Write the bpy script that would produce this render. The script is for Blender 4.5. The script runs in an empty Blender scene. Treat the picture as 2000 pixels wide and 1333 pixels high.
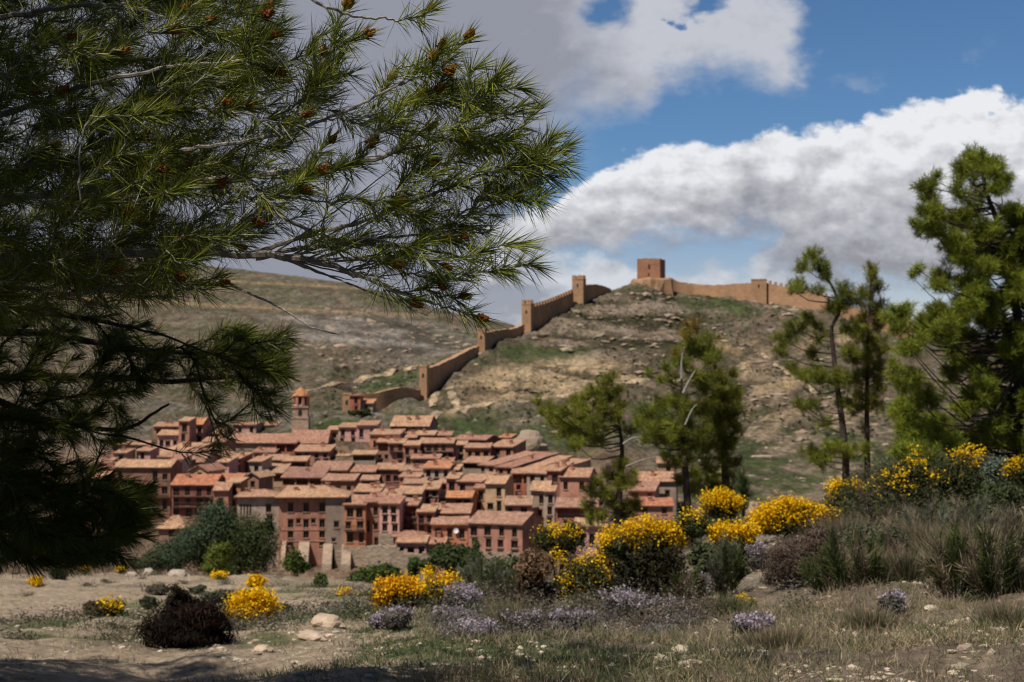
import bpy, bmesh, math, random
import numpy as np
from mathutils import Vector
R = random.Random(11)
NR = np.random.default_rng(7)
C = bpy.context.scene.collection
rad = math.radians

# ------------------------------------------------------------------ view frame used to unproject measured points
FX = 2778.0
PITCH = math.atan(73.5 / FX)
CT, ST = math.cos(PITCH), math.sin(PITCH)
def P(px, py, d):
    """world point at distance y=d on the line of sight of photo pixel (px, py); the eye is the origin"""
    a = (px - 1000.0) / FX; b = (666.5 - py) / FX
    yy = CT - b * ST; zz = ST + b * CT
    return (a * d / yy, d, zz * d / yy)
def zy(py, d):
    b = (666.5 - np.asarray(py, float)) / FX
    return (ST + b * CT) / (CT - b * ST) * d

# ------------------------------------------------------------------ noise
def _h(ix, iy, s):
    n = (ix.astype(np.int64) * 374761393 + iy.astype(np.int64) * 668265263 + s * 1442695041) & 0x7fffffff
    n = ((n ^ (n >> 13)) * 1274126177) & 0x7fffffff
    return ((n ^ (n >> 16)) & 0xffff) / 65535.0
def vn(x, y, s=0):
    x = np.asarray(x, float); y = np.asarray(y, float)
    ix = np.floor(x); iy = np.floor(y); fx = x - ix; fy = y - iy
    fx = fx * fx * (3 - 2 * fx); fy = fy * fy * (3 - 2 * fy)
    a = _h(ix, iy, s); b = _h(ix + 1, iy, s); c = _h(ix, iy + 1, s); d = _h(ix + 1, iy + 1, s)
    return (a + (b - a) * fx) * (1 - fy) + (c + (d - c) * fx) * fy
def fbm(x, y, o=4, s=0, g=.5):
    t = 0; a = 1; n = 0
    for k in range(o):
        t = t + a * vn(np.asarray(x) * 2 ** k + 17.3 * k, np.asarray(y) * 2 ** k - 9.1 * k, s + k); n += a; a *= g
    return t / n
def sst(a, b, x):
    t = np.clip((np.asarray(x, float) - a) / (b - a), 0, 1); return t * t * (3 - 2 * t)
def pchip(xk, yk, x):
    """monotone cubic along axis 0"""
    xk = np.asarray(xk, float); yk = np.asarray(yk, float); x = np.clip(np.asarray(x, float), xk[0], xk[-1])
    h = np.diff(xk); dl = np.diff(yk, axis=0) / h.reshape((-1,) + (1,) * (yk.ndim - 1))
    m = np.zeros_like(yk); m[0] = dl[0]; m[-1] = dl[-1]
    p = dl[:-1] * dl[1:]
    m[1:-1] = np.where(p > 0, 2 * p / np.where(np.abs(dl[:-1] + dl[1:]) < 1e-12, 1e-12, dl[:-1] + dl[1:]), 0)
    i = np.clip(np.searchsorted(xk, x, side='right') - 1, 0, len(xk) - 2)
    sh = (-1,) + (1,) * (yk.ndim - 1)
    t = ((x - xk[i]) / h[i]).reshape(sh); hh = h[i].reshape(sh)
    return ((1 + 2 * t) * (1 - t) ** 2 * yk[i] + t * (1 - t) ** 2 * hh * m[i] + t * t * (3 - 2 * t) * yk[i + 1] + t * t * (t - 1) * hh * m[i + 1])

# ------------------------------------------------------------------ object helpers
def tag(o, label=None, cat=None, group=None, kind=None):
    if label: o['label'] = label
    if cat: o['category'] = cat
    if group: o['group'] = group
    if kind: o['kind'] = kind
    return o
def empty(name, loc, rz=0.0, label=None, cat=None, group=None):
    o = bpy.data.objects.new(name, None); C.objects.link(o)
    o.location = loc; o.rotation_euler = (0, 0, rz); o.empty_display_size = .3
    return tag(o, label, cat, group)
def link(name, me, parent=None, mats=()):
    for m in mats: me.materials.append(m)
    o = bpy.data.objects.new(name, me); C.objects.link(o)
    if parent is not None: o.parent = parent
    return o
def raw(name, V, loops, tot, mats, parent=None, col=None, smooth=False, mi=None, uv=None):
    """mesh straight from arrays; tot = corners of each face"""
    V = np.asarray(V, np.float32); loops = np.asarray(loops, np.int32); tot = np.asarray(tot, np.int32)
    me = bpy.data.meshes.new(name)
    me.vertices.add(len(V)); me.vertices.foreach_set('co', V.ravel())
    me.loops.add(len(loops)); me.loops.foreach_set('vertex_index', loops)
    me.polygons.add(len(tot)); st = np.concatenate(([0], np.cumsum(tot)[:-1])).astype(np.int32)
    me.polygons.foreach_set('loop_start', st)
    me.polygons.foreach_set('loop_total', tot)
    if mi is not None: me.polygons.foreach_set('material_index', np.asarray(mi, np.int32))
    me.polygons.foreach_set('use_smooth', np.full(len(tot), bool(smooth)))
    if col is not None:
        at = me.color_attributes.new('col', 'FLOAT_COLOR', 'POINT')
        c4 = np.ones((len(V), 4), np.float32); c4[:, :3] = col; at.data.foreach_set('color', c4.ravel())
    if uv is not None:
        ul = me.uv_layers.new(name='UVMap'); ul.data.foreach_set('uv', np.asarray(uv, np.float32).ravel())
    me.update(calc_edges=True); me.validate()
    return link(name, me, parent, mats)
class MB:
    """collects polygons (with material slots) and links them as ONE mesh object"""
    def __init__(s): s.v = []; s.f = []; s.m = []; s.uv = []
    def poly(s, pts, m=0, uv=None):
        i = len(s.v); s.v += [tuple(p) for p in pts]; s.f.append(list(range(i, i + len(pts)))); s.m.append(m)
        s.uv += list(uv) if uv else [(p[0], p[2]) for p in pts]
    def quad(s, a, b, c, d, m=0, uv=None): s.poly((a, b, c, d), m, uv)
    def box(s, x0, x1, y0, y1, z0, z1, m=0, skip=''):
        p = [(x, y, z) for z in (z0, z1) for y in (y0, y1) for x in (x0, x1)]
        for k, q in (('d', (0, 2, 3, 1)), ('u', (4, 5, 7, 6)), ('f', (0, 1, 5, 4)), ('b', (2, 6, 7, 3)), ('l', (0, 4, 6, 2)), ('r', (1, 3, 7, 5))):
            if k not in skip: s.poly([p[i] for i in q], m)
    def ring(s, pts0, pts1, m=0):
        n = len(pts0)
        for i in range(n): s.quad(pts0[i], pts0[(i + 1) % n], pts1[(i + 1) % n], pts1[i], m)
    def tube(s, pts, rs, n=6, m=0, cap=True):
        pts = [Vector(p) for p in pts]; prev = None; a = Vector((.31, .17, .93))
        for i, p in enumerate(pts):
            t = (pts[min(i + 1, len(pts) - 1)] - pts[max(i - 1, 0)])
            t = t.normalized() if t.length > 1e-9 else Vector((0, 0, 1))
            x = t.cross(a)
            if x.length < .05: x = t.cross(Vector((1, 0, 0)))
            x.normalize(); y = t.cross(x)
            r = [tuple(p + (x * math.cos(2 * math.pi * k / n) + y * math.sin(2 * math.pi * k / n)) * rs[i]) for k in range(n)]
            if prev: s.ring(prev, r, m)
            elif cap: s.poly(r[::-1], m)
            prev = r
        if cap: s.poly(prev, m)
    def build(s, name, mats, parent=None, smooth=False, weld=False):
        lo = [i for f in s.f for i in f]; tot = [len(f) for f in s.f]
        o = raw(name, s.v, lo, tot, mats if isinstance(mats, (list, tuple)) else [mats], parent, None, smooth, s.m, s.uv)
        if weld:
            bm = bmesh.new(); bm.from_mesh(o.data); bmesh.ops.remove_doubles(bm, verts=bm.verts, dist=1e-4)
            bm.to_mesh(o.data); bm.free()
            if smooth: o.data.polygons.foreach_set('use_smooth', [True] * len(o.data.polygons))
        return o

# ------------------------------------------------------------------ materials
def newmat(name):
    m = bpy.data.materials.new(name); m.use_nodes = True; nt = m.node_tree
    return m, nt, nt.nodes['Principled BSDF']
def nd(nt, t, **k):
    n = nt.nodes.new(t)
    for a, b in k.items():
        if a in n.inputs.keys(): n.inputs[a].default_value = b
        else: setattr(n, a, b)
    return n
def mixc(nt, f, a, b, mode='MIX'):
    n = nt.nodes.new('ShaderNodeMix'); n.data_type = 'RGBA'; n.blend_type = mode
    for s, v in ((0, f), (6, a), (7, b)):
        if hasattr(v, 'node'): nt.links.new(v, n.inputs[s])
        else: n.inputs[s].default_value = v if s == 0 else (*v[:3], 1)
    return n.outputs[2]
def math_(nt, op, a, b=0.0, c=None, clamp=False):
    n = nt.nodes.new('ShaderNodeMath'); n.operation = op; n.use_clamp = clamp
    for i, v in enumerate((a, b) if c is None else (a, b, c)):
        if hasattr(v, 'node'): nt.links.new(v, n.inputs[i])
        else: n.inputs[i].default_value = v
    return n.outputs[0]
def ramp(nt, f, stops):
    n = nt.nodes.new('ShaderNodeValToRGB'); nt.links.new(f, n.inputs[0]); e = n.color_ramp.elements
    while len(e) < len(stops): e.new(.5)
    for q, (p, c) in zip(e, stops):
        q.position = p; q.color = (*c, 1) if len(c) == 3 else c
    return n.outputs[0]
def noise(nt, co, scale, detail=4, rough=.55, dist=0.0):
    n = nd(nt, 'ShaderNodeTexNoise', Scale=scale, Detail=detail, Roughness=rough, Distortion=dist)
    if co is not None: nt.links.new(co, n.inputs['Vector'])
    return n.outputs[0]
def bump(nt, b, h, strength, dist):
    n = nd(nt, 'ShaderNodeBump', Strength=strength, Distance=dist); nt.links.new(h, n.inputs['Height']); nt.links.new(n.outputs[0], b.inputs['Normal'])
def coord(nt, w='Object'): return nt.nodes.new('ShaderNodeTexCoord').outputs[w]
def randval(nt, lo=.85, hi=1.15):
    oi = nt.nodes.new('ShaderNodeObjectInfo')
    return math_(nt, 'MULTIPLY_ADD', oi.outputs['Random'], hi - lo, lo)
def hsv(nt, c, v=None, s=None, h=None):
    n = nt.nodes.new('ShaderNodeHueSaturation')
    nt.links.new(c, n.inputs['Color'])
    for k, q in (('Value', v), ('Saturation', s), ('Hue', h)):
        if q is None: continue
        if hasattr(q, 'node'): nt.links.new(q, n.inputs[k])
        else: n.inputs[k].default_value = q
    return n.outputs[0]

def plaster(name, c, stain=.35, scale=.35):
    m, nt, b = newmat(name); co = coord(nt)
    dark = tuple(x * .62 for x in c); lite = tuple(min(1, x * 1.22 + .015) for x in c)
    n1 = noise(nt, co, scale, 6, .65)
    col = ramp(nt, n1, [(.34, dark), (.48, c), (.52, tuple(x * 1.05 for x in c)), (.64, lite)])
    mp = nd(nt, 'ShaderNodeMapping'); nt.links.new(co, mp.inputs[0]); mp.inputs['Scale'].default_value = (1.6, 1.6, .18)
    n2 = noise(nt, mp.outputs[0], 1.0, 4, .6)
    f = math_(nt, 'MULTIPLY', ramp(nt, n2, [(.5, (0, 0, 0)), (.75, (1, 1, 1))]), stain)
    col = mixc(nt, f, col, tuple(x * .5 + .01 for x in c))
    n4 = noise(nt, co, .55, 5, .7, .6)
    col = mixc(nt, ramp(nt, n4, [(.56, (0, 0, 0)), (.60, (.7, .7, .7))]), col, (.29, .215, .16))
    col = hsv(nt, col, v=randval(nt, .82, 1.16))
    nt.links.new(col, b.inputs['Base Color']); b.inputs['Roughness'].default_value = .93
    b.inputs['Specular IOR Level'].default_value = .2
    bump(nt, b, noise(nt, co, 3.0, 5, .7), .35, .12)
    return m
def masonry(name, c, bw=.9, bh=.4, var=.3):
    m, nt, b = newmat(name); co = coord(nt)
    n1 = noise(nt, co, .25, 6, .65)
    col = ramp(nt, n1, [(.3, tuple(x * .7 for x in c)), (.52, c), (.72, tuple(min(1, x * 1.2) for x in c))])
    mp = nd(nt, 'ShaderNodeMapping'); nt.links.new(co, mp.inputs[0]); mp.inputs['Scale'].default_value = (1 / bw, 1 / bw, 1 / bh)
    vo = nd(nt, 'ShaderNodeTexVoronoi', Scale=1.0); nt.links.new(mp.outputs[0], vo.inputs['Vector'])
    col = mixc(nt, var, col, ramp(nt, vo.outputs['Color'], [(.0, tuple(x * .45 for x in c)), (1, tuple(min(1, x * 1.5) for x in c))]))
    nt.links.new(col, b.inputs['Base Color']); b.inputs['Roughness'].default_value = .95; b.inputs['Specular IOR Level'].default_value = .15
    bump(nt, b, vo.outputs['Distance'], .5, .12)
    return m
def tiles(name, c, c2):
    """clay tile roof: u runs along the eave, v up the slope (metres)"""
    m, nt, b = newmat(name); uv = nt.nodes.new('ShaderNodeUVMap').outputs[0]
    mp = nd(nt, 'ShaderNodeMapping'); nt.links.new(uv, mp.inputs[0]); mp.inputs['Scale'].default_value = (2.4, 1.5, 1)
    vo = nd(nt, 'ShaderNodeTexVoronoi', Scale=1.0); nt.links.new(mp.outputs[0], vo.inputs['Vector'])
    n1 = noise(nt, uv, .45, 5, .65)
    col = ramp(nt, n1, [(.28, tuple(x * .72 for x in c)), (.5, c), (.7, c2)])
    col = mixc(nt, .6, col, ramp(nt, vo.outputs['Color'], [(0, tuple(x * .38 for x in c)), (.5, c), (1, tuple(min(1, x * 1.5) for x in c2))]))
    n3 = noise(nt, uv, 1.7, 6, .75)
    col = mixc(nt, ramp(nt, n3, [(.58, (0, 0, 0)), (.72, (.55, .55, .55))]), col, (.16, .13, .09))
    col = hsv(nt, col, v=randval(nt, .84, 1.16), h=math_(nt, 'ADD', randval(nt, -.012, .012), .5))
    wv = nd(nt, 'ShaderNodeTexWave', Scale=.72, Distortion=.4); wv.inputs['Detail'].default_value = 1; nt.links.new(uv, wv.inputs['Vector'])
    col = mixc(nt, math_(nt, 'MULTIPLY', wv.outputs['Fac'], .25), col, (.09, .05, .03))
    nt.links.new(col, b.inputs['Base Color']); b.inputs['Roughness'].default_value = .9; b.inputs['Specular IOR Level'].default_value = .2
    bump(nt, b, wv.outputs['Fac'], .6, .09)
    return m
def plain(name, c, rough=.8, var=.3, scale=6, spec=.3, metal=0):
    m, nt, b = newmat(name); co = coord(nt)
    col = ramp(nt, noise(nt, co, scale, 5, .6), [(.3, tuple(x * (1 - var) for x in c)), (.7, tuple(min(1, x * (1 + var)) for x in c))])
    nt.links.new(col, b.inputs['Base Color']); b.inputs['Roughness'].default_value = rough
    b.inputs['Specular IOR Level'].default_value = spec; b.inputs['Metallic'].default_value = metal
    return m
def vcol(name, rough=.9, spec=.2, trans=0.0, fine=0.0, fscale=8.0, bmp=0.0, bdist=.05, bscale=10.0, sheen=None):
    """colour comes from the per-point attribute (each leaf, needle or stone its own colour)"""
    m, nt, b = newmat(name)
    at = nt.nodes.new('ShaderNodeAttribute'); at.attribute_name = 'col'; col = at.outputs['Color']
    if fine:
        co = coord(nt); n = noise(nt, co, fscale, 6, .7)
        col = mixc(nt, 1.0, col, ramp(nt, n, [(.3, (1 - fine,) * 3), (.7, (1 + fine,) * 3)]), 'MULTIPLY')
    nt.links.new(col, b.inputs['Base Color']); b.inputs['Roughness'].default_value = rough; b.inputs['Specular IOR Level'].default_value = spec
    if bmp:
        co = coord(nt); bump(nt, b, noise(nt, co, bscale, 6, .7), bmp, bdist)
    if trans:
        tr = nt.nodes.new('ShaderNodeBsdfTranslucent'); nt.links.new(col, tr.inputs[0])
        mx = nt.nodes.new('ShaderNodeMixShader'); mx.inputs[0].default_value = trans
        nt.links.new(b.outputs[0], mx.inputs[1]); nt.links.new(tr.outputs[0], mx.inputs[2])
        nt.links.new(mx.outputs[0], nt.nodes['Material Output'].inputs[0])
    return m
M = {}
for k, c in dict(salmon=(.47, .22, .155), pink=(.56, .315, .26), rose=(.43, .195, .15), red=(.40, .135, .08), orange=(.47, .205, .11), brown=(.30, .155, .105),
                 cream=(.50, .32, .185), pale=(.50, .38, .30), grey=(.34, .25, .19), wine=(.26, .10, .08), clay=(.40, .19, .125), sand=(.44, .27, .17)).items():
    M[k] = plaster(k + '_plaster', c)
M['tan'] = tiles('weathered_clay_tiles', (.41, .22, .14), (.49, .285, .19))
M['orangetile'] = tiles('new_orange_tiles', (.44, .175, .095), (.5, .22, .125))
M['browntile'] = tiles('old_brown_tiles', (.36, .20, .135), (.44, .26, .18))
M['stone'] = masonry('pale_ashlar', (.40, .29, .21))
M['rubble'] = masonry('rubble_stone', (.34, .26, .19), .7, .35, .45)
M['wallstone'] = masonry('town_wall_stone', (.40, .235, .135), .8, .4, .28)
M['towerstone'] = masonry('keep_stone', (.34, .165, .10), .8, .4, .35)
M['glass'] = plain('dark_window_glass', (.012, .011, .011), .25, .3, 2, .5)
M['frame'] = plain('old_window_wood', (.10, .055, .035), .7)
M['wood'] = plain('dark_balcony_wood', (.085, .045, .028), .8)
M['whitepaint'] = plain('white_paint', (.75, .75, .74), .5, .06)
M['blue'] = plain('blue_cloth', (.12, .2, .5), .8)
M['void'] = plain('unlit_interior', (.03, .022, .018), .95)
M['bark'] = plain('pine_bark', (.06, .042, .033), .95, .5, 14, .15)
M['limbbark'] = plain('grey_twig_bark', (.27, .235, .21), .65, .35, 30, .45)
M['deadwood'] = plain('dead_grey_wood', (.30, .27, .24), .9, .3, 20)
M['needle'] = vcol('pine_needles', .42, .18, .28)
M['farneedle'] = vcol('pine_tufts', .6, .15, .25)
M['leaf'] = vcol('shrub_leaves', .7, .1, .25)
M['flower'] = vcol('petals', .6, .2, .3)
M['grass'] = vcol('grass_blades', .7, .2, .25)
M['rock'] = vcol('limestone', .95, .15, 0, .3, 5, .5, .04, 9)
# ================================================================== TERRAIN
# each column of measured knots: (distance, photo row); rows of knots share a meaning (near ground, crest, river, town foot, ridge, far ridge)
K_L = [(8,1342),(11,1288),(15,1234),(21,1192),(30,1157),(46,1126),(90,1190),(150,1190),(235,1148),(260,1098)]
FARL = lambda a, b: [(345,868),(405,812),(470,765),(560,718),(620,694),(780,(690+a)/2+8),(1000,a),(1200,b)]
COLS = {
 -900: K_L + FARL(470,500),
 0: K_L + FARL(488,520),
 300: K_L + FARL(512,545),
 450: K_L + FARL(528,560),
 640: [(8,1333),(11,1275),(15,1222),(21,1183),(30,1155),(47,1132),(90,1200),(150,1198),(235,1150),(260,1098),(345,865),(400,812),(450,772),(540,727),(620,692),(780,630),(1000,551),(1200,580)],
 700: [(8,1331),(11,1272),(15,1219),(21,1181),(30,1156),(47,1140),(90,1202),(150,1198),(235,1148),(260,1096),(345,864),(375,836),(393,815),(405,803),(440,792),(760,640),(1000,563),(1200,590)],
 830: [(8,1325),(11,1265),(15,1210),(20,1178),(28,1160),(45,1158),(90,1210),(150,1205),(235,1143),(260,1092),(345,864),(385,820),(412,793),(430,774),(462,768),(760,668),(1000,598),(1200,620)],
 937: [(8,1322),(11,1264),(14.8,1213),(19,1183),(26,1163),(45,1162),(90,1213),(150,1208),(235,1135),(260,1078),(345,872),(400,802),(445,745),(480,697),(512,704),(760,672),(1000,622),(1200,640)],
 1025: [(8,1318),(11,1262),(14.5,1215),(18,1188),(25,1165),(45,1165),(90,1215),(150,1210),(235,1135),(260,1075),(340,885),(420,775),(490,692),(530,652),(562,660),(760,684),(1000,645),(1200,660)],
 1130: [(8,1314),(11,1257),(14.2,1211),(18,1177),(25,1148),(42,1152),(90,1210),(150,1205),(233,1128),(260,1058),(335,893),(430,765),(520,660),(570,594),(602,603),(760,680),(1000,672),(1200,680)],
 1190: [(8,1312),(11,1254),(14,1208),(18,1171),(25,1140),(41,1146),(90,1208),(150,1203),(231,1124),(260,1050),(335,885),(430,760),(530,640),(600,568),(632,578),(780,680),(1000,682),(1200,690)],
 1270: [(8,1310),(11,1250),(14,1205),(18,1165),(25,1130),(40,1140),(90,1205),(150,1200),(230,1120),(260,1040),(330,905),(430,765),(545,632),(612,551),(642,562),(780,680),(1000,690),(1200,700)],
 1335: [(8,1308),(11,1244),(14,1191),(18,1137),(25,1090),(38,1098),(90,1185),(150,1188),(226,1105),(260,1025),(330,902),(430,765),(550,640),(620,575),(650,586),(780,680),(1000,690),(1200,700)],
 1466: [(8,1302),(11,1230),(14,1165),(18,1085),(25,1018),(35,1030),(90,1150),(150,1160),(220,1080),(260,1000),(330,895),(430,765),(540,655),(600,591),(634,602),(780,680),(1000,690),(1200,700)],
 1610: [(8,1294),(11,1208),(14,1135),(18,1058),(25,985),(32,957),(90,1100),(150,1120),(220,1050),(268,980),(330,890),(430,770),(530,665),(575,610),(612,622),(780,685),(1000,695),(1200,705)],
 1765: [(8,1285),(11,1193),(14,1124),(18,1046),(24,968),(32,925),(90,1075),(150,1095),(220,1030),(270,960),(330,882),(420,780),(500,702),(552,654),(590,668),(780,690),(1000,697),(1200,705)],
 1900: [(8,1275),(11,1180),(14,1115),(18,1035),(24,955),(33,900),(90,1060),(150,1080),(220,1020),(270,945),(330,872),(420,780),(490,712),(542,664),(580,676),(780,692),(1000,698),(1200,706)],
 2100: [(8,1268),(11,1170),(14,1105),(18,1020),(24,930),(33,880),(90,1040),(150,1070),(220,1010),(270,940),(330,868),(420,780),(490,715),(540,672),(580,682),(780,692),(1000,698),(1200,706)],
 2900: [(8,1272),(11,1175),(14,1108),(18,1025),(24,940),(33,890),(90,1040),(150,1070),(220,1010),(270,940),(330,868),(420,780),(490,725),(540,692),(580,692),(780,695),(1000,700),(1200,706)],
}
UK = np.array(sorted(COLS), float)
LD = []; PYK = []
for px in sorted(COLS):
    c = COLS[px]
    dd = [.6, 1.6, 4.0] + [q[0] for q in c] + [2600.0]
    # close rows sit 1.6 m below the eye
    pp = [740 + 1.62 / x * FX for x in (.6, 1.6, 4.0)] + [q[1] for q in c] + [c[-1][1] + 60]
    LD.append(np.log(dd)); PYK.append([zy(p, 1.0) for p in pp])
LD = np.array(LD); PYK = np.array(PYK); NK = LD.shape[1]
TS = np.linspace(0, NK - 1, 900)
def column(px):
    """knots at photo column px -> (ln d, slope z/d) densely sampled along t"""
    px = np.clip(np.atleast_1d(np.asarray(px, float)), UK[0], UK[-1])
    return pchip(UK, LD, px), pchip(UK, PYK, px)
def relief(x, y):
    """small-scale relief in metres"""
    x = np.asarray(x, float); y = np.asarray(y, float)
    near = 1 - sst(35, 80, y)
    a = (fbm(x * .5, y * .5, 4, 3) - .5) * .34 + (fbm(x * 2.2, y * 2.2, 3, 5) - .5) * .12
    far = sst(330, 370, y)
    b = (fbm(x * .022, y * .022, 4, 9) - .5) * 9 + (fbm(x * .12, y * .12, 4, 12) - .5) * 2.6
    mid = sst(60, 100, y) * (1 - far)
    c = (fbm(x * .06, y * .06, 3, 21) - .5) * 1.6
    near2 = sst(3, 9, y)
    return near * a * near2 + far * b * .55 + mid * c
_hc = {}
def H(x, y):
    px = 1000 + FX * x / max(y, .3)
    key = round(px, 1)
    if key not in _hc:
        l, e = column(px)
        _hc[key] = (pchip(np.arange(NK), l[0], TS), pchip(np.arange(NK), e[0], TS))
    l, e = _hc[key]
    return float(np.interp(math.log(max(y, .6)), l, e) * y + relief(x, y))
def G(px, d):
    """ground point under photo column px at distance d"""
    x = (px - 1000) / FX * d * 1.0003
    return (x, d, H(x, d))
def ell(px, py, cx, cy, rx, ry, ang=0):
    c, s = math.cos(rad(ang)), math.sin(rad(ang)); u = (px - cx) * c + (py - cy) * s; v = -(px - cx) * s + (py - cy) * c
    return sst(1.25, .55, np.sqrt((u / rx) ** 2 + (v / ry) ** 2))
def lerp(a, b, f): return a + (np.asarray(b, float) - a) * np.asarray(f)[..., None]

seg = {0: 4, 1: 6, 2: 20, 3: 45, 4: 55, 5: 60, 6: 60, 7: 50, 8: 16, 9: 8, 10: 10, 11: 10, 12: 40, 13: 60, 14: 125, 15: 120, 16: 26, 17: 50, 18: 110, 19: 10, 20: 6}
T = np.concatenate([np.arange(k, k + 1, 1 / seg[k]) for k in range(NK - 1)] + [[NK - 1]])
uu = np.concatenate((np.linspace(-1.1, -.41, 26)[:-1], np.linspace(-.41, .41, 560), np.linspace(.41, 1.1, 26)[1:]))
PXG = 1000 + FX * uu
lk, ek = column(PXG)
L2 = pchip(np.arange(NK), lk.T, T); E2 = pchip(np.arange(NK), ek.T, T)          # rows x cols
Y = np.exp(L2); X = uu[None, :] * Y; Z = E2 * Y
Z = Z + relief(X, Y)
# rock ledges on the steep castle hill and the limestone hill behind it
far = sst(350, 385, Y)
th = Z + (fbm(X * .018, Y * .018, 4, 31) - .5) * 16 + X * .05
led = np.abs(((th / 5.2) % 1.0) - .5) * 2
rockm = sst(.42, .62, fbm(X * .02, Y * .03, 4, 44))
Z = Z + far * (led - .5) * 2.6 * (.35 + .65 * rockm) * (1 - .5 * sst(640, 760, Y))
def hillpx(): return 666.5 - FX * ((Z / Y * CT - ST) / (CT + Z / Y * ST))
_py = hillpx(); _px = np.broadcast_to(PXG[None, :], Y.shape)
wob = (fbm(X * .025, Y * .02, 4, 90) - .5) * 12
z1 = ell(_px, _py, 1225, 640, 190, 80, -4) * far; z2 = ell(_px, _py, 1075, 742, 200, 40, -4) * far; z3 = ell(_px, _py, 1520, 790, 190, 120, 10) * far
sa = fbm(X * .05, (Z + wob) * .42, 5, 91); sb = fbm((X + Z * 1.2) * .05, (Z - X * .38 + wob) * .36, 5, 95)
Z = Z + far * (1 - .6 * sst(640, 700, Y)) * (fbm(X * .34, Y * .22, 3, 99) - .5) * 2.0
Z = Z + (sa - .5) * 3.4 * np.maximum(z1, z2) + (sb - .5) * 3.4 * z3
PYG = 666.5 - FX * ((Z / Y * CT - ST) / (CT + Z / Y * ST)); PXX = np.broadcast_to(PXG[None, :], Y.shape)

def ramp3(f, stops):
    xs_ = [q[0] for q in stops]; return np.stack([np.interp(f, xs_, [q[1][k] for q in stops]) for k in range(3)], -1)
# ---- earth colours by place
n1 = fbm(X * .9, Y * .9, 5, 61); n2 = fbm(X * .25, Y * .25, 4, 62); n3 = fbm(X * 3.2, Y * 3.2, 4, 63)
sand = np.array([.37, .285, .20]); litter = np.array([.17, .13, .098]); greyl = np.array([.22, .185, .14]); gr = np.array([.105, .12, .05])
col = np.ones(Y.shape + (3,)) * greyl
px_, py_ = PXX, PYG
rightness = sst(620, 1150, px_ + (n2 - .5) * 500)
col = lerp(col, sand, (1 - rightness) * sst(.25, .5, n2 + .12))
col = lerp(col, litter, rightness * sst(.36, .58, n1 * .5 + n2 * .5))
col = lerp(col, sand * .95, rightness * sst(.55, .68, n3 * .6 + n1 * .4) * .8)
col = lerp(col, sand, ell(px_, py_, 620, 1290, 260, 50, -12) * sst(.3, .55, n1))
col = lerp(col, sand * 1.02, ell(px_, py_, 1860, 1215, 170, 60) * sst(.4, .6, n3) * .8)
grn = np.zeros(Y.shape)
for e in ((650, 1215, 210, 30, -14), (900, 1265, 190, 40, -4), (300, 1210, 130, 40, 0), (1180, 1300, 200, 30, 0), (150, 1230, 150, 25, 0), (610, 1160, 120, 22, 0), (780, 1230, 120, 28, 0)):
    grn = np.maximum(grn, ell(px_, py_, *e))
n4 = fbm(X * 9, Y * 7, 3, 66)
col = lerp(col, np.array([.15, .115, .08]), sst(.48, .68, n1 * .85 + n4 * .15) * .6)
col = lerp(col, np.array([.5, .42, .32]), sst(.6, .75, n4) * sst(.4, .6, n2) * .12)
col = lerp(col, gr, grn * sst(.38, .62, n1) * .85)
near = (1 - sst(60, 85, Y))[..., None]
# hills
m1 = fbm(X * .04, Y * .02, 5, 71); m2 = fbm(X * .16, Y * .08, 5, 72); m3 = fbm(X * .5, Y * .25, 4, 73)
hs = np.array([.185, .137, .096]); hg = np.array([.085, .10, .042]); hgr = np.array([.070, .105, .028]); hp = np.array([.40, .285, .17]); ho = np.array([.38, .25, .125]); hgy = np.array([.25, .21, .172])
hc = np.ones(Y.shape + (3,)) * hs
hc = lerp(hc, hgy, sst(.5, .68, m2) * .6)
hc = lerp(hc, hg, sst(.46, .62, m1 * .5 + m3 * .5) * .55)
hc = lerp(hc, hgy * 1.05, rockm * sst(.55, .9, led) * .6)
hc = lerp(hc, hg * .8, sst(.60, .72, m3) * .45)
ghill = np.zeros(Y.shape)
for e in ((930, 850, 165, 40, 6), (1010, 880, 120, 28, 10), (760, 745, 70, 18, -12), (1400, 596, 70, 16, 8), (1220, 566, 45, 10, -8), (1500, 930, 80, 50, 30), (660, 830, 60, 14, 0), (1130, 870, 60, 26, 20), (1060, 690, 110, 16, 5), (1290, 815, 90, 40, 0)):
    ghill = np.maximum(ghill, ell(px_, py_, *e))
hc = lerp(hc, hgr, ghill * sst(.30, .55, m2) * .85)
pale = np.zeros(Y.shape)
for e in ((960, 755, 70, 36, -20), (1080, 745, 130, 34, -6), (1150, 790, 80, 12, -12), (1610, 670, 60, 22, -8), (880, 800, 16, 16, 0), (985, 832, 32, 12, -14), (1160, 720, 90, 20, 8)):
    pale = np.maximum(pale, ell(px_, py_, *e))
hc = lerp(hc, hp, pale * sst(.34, .56, m2))
och = np.zeros(Y.shape)
for e in ((1520, 800, 110, 80, 40), (1400, 690, 80, 40, 20), (1560, 730, 100, 50, 30), (1300, 640, 90, 30, 0), (1480, 880, 60, 50, 0)):
    och = np.maximum(och, ell(px_, py_, *e))
hc = lerp(hc, ho, och * sst(.48, .66, m2 * .6 + m3 * .4) * .8)
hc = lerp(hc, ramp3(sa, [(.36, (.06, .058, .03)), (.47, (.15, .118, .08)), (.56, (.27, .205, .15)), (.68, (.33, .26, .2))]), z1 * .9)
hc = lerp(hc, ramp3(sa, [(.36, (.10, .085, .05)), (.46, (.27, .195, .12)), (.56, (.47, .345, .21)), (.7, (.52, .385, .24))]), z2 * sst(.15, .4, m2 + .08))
hc = lerp(hc, ramp3(sb, [(.36, (.085, .08, .042)), (.46, (.17, .13, .092)), (.55, (.31, .23, .155)), (.66, (.46, .33, .19))]), z3 * .9)
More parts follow.
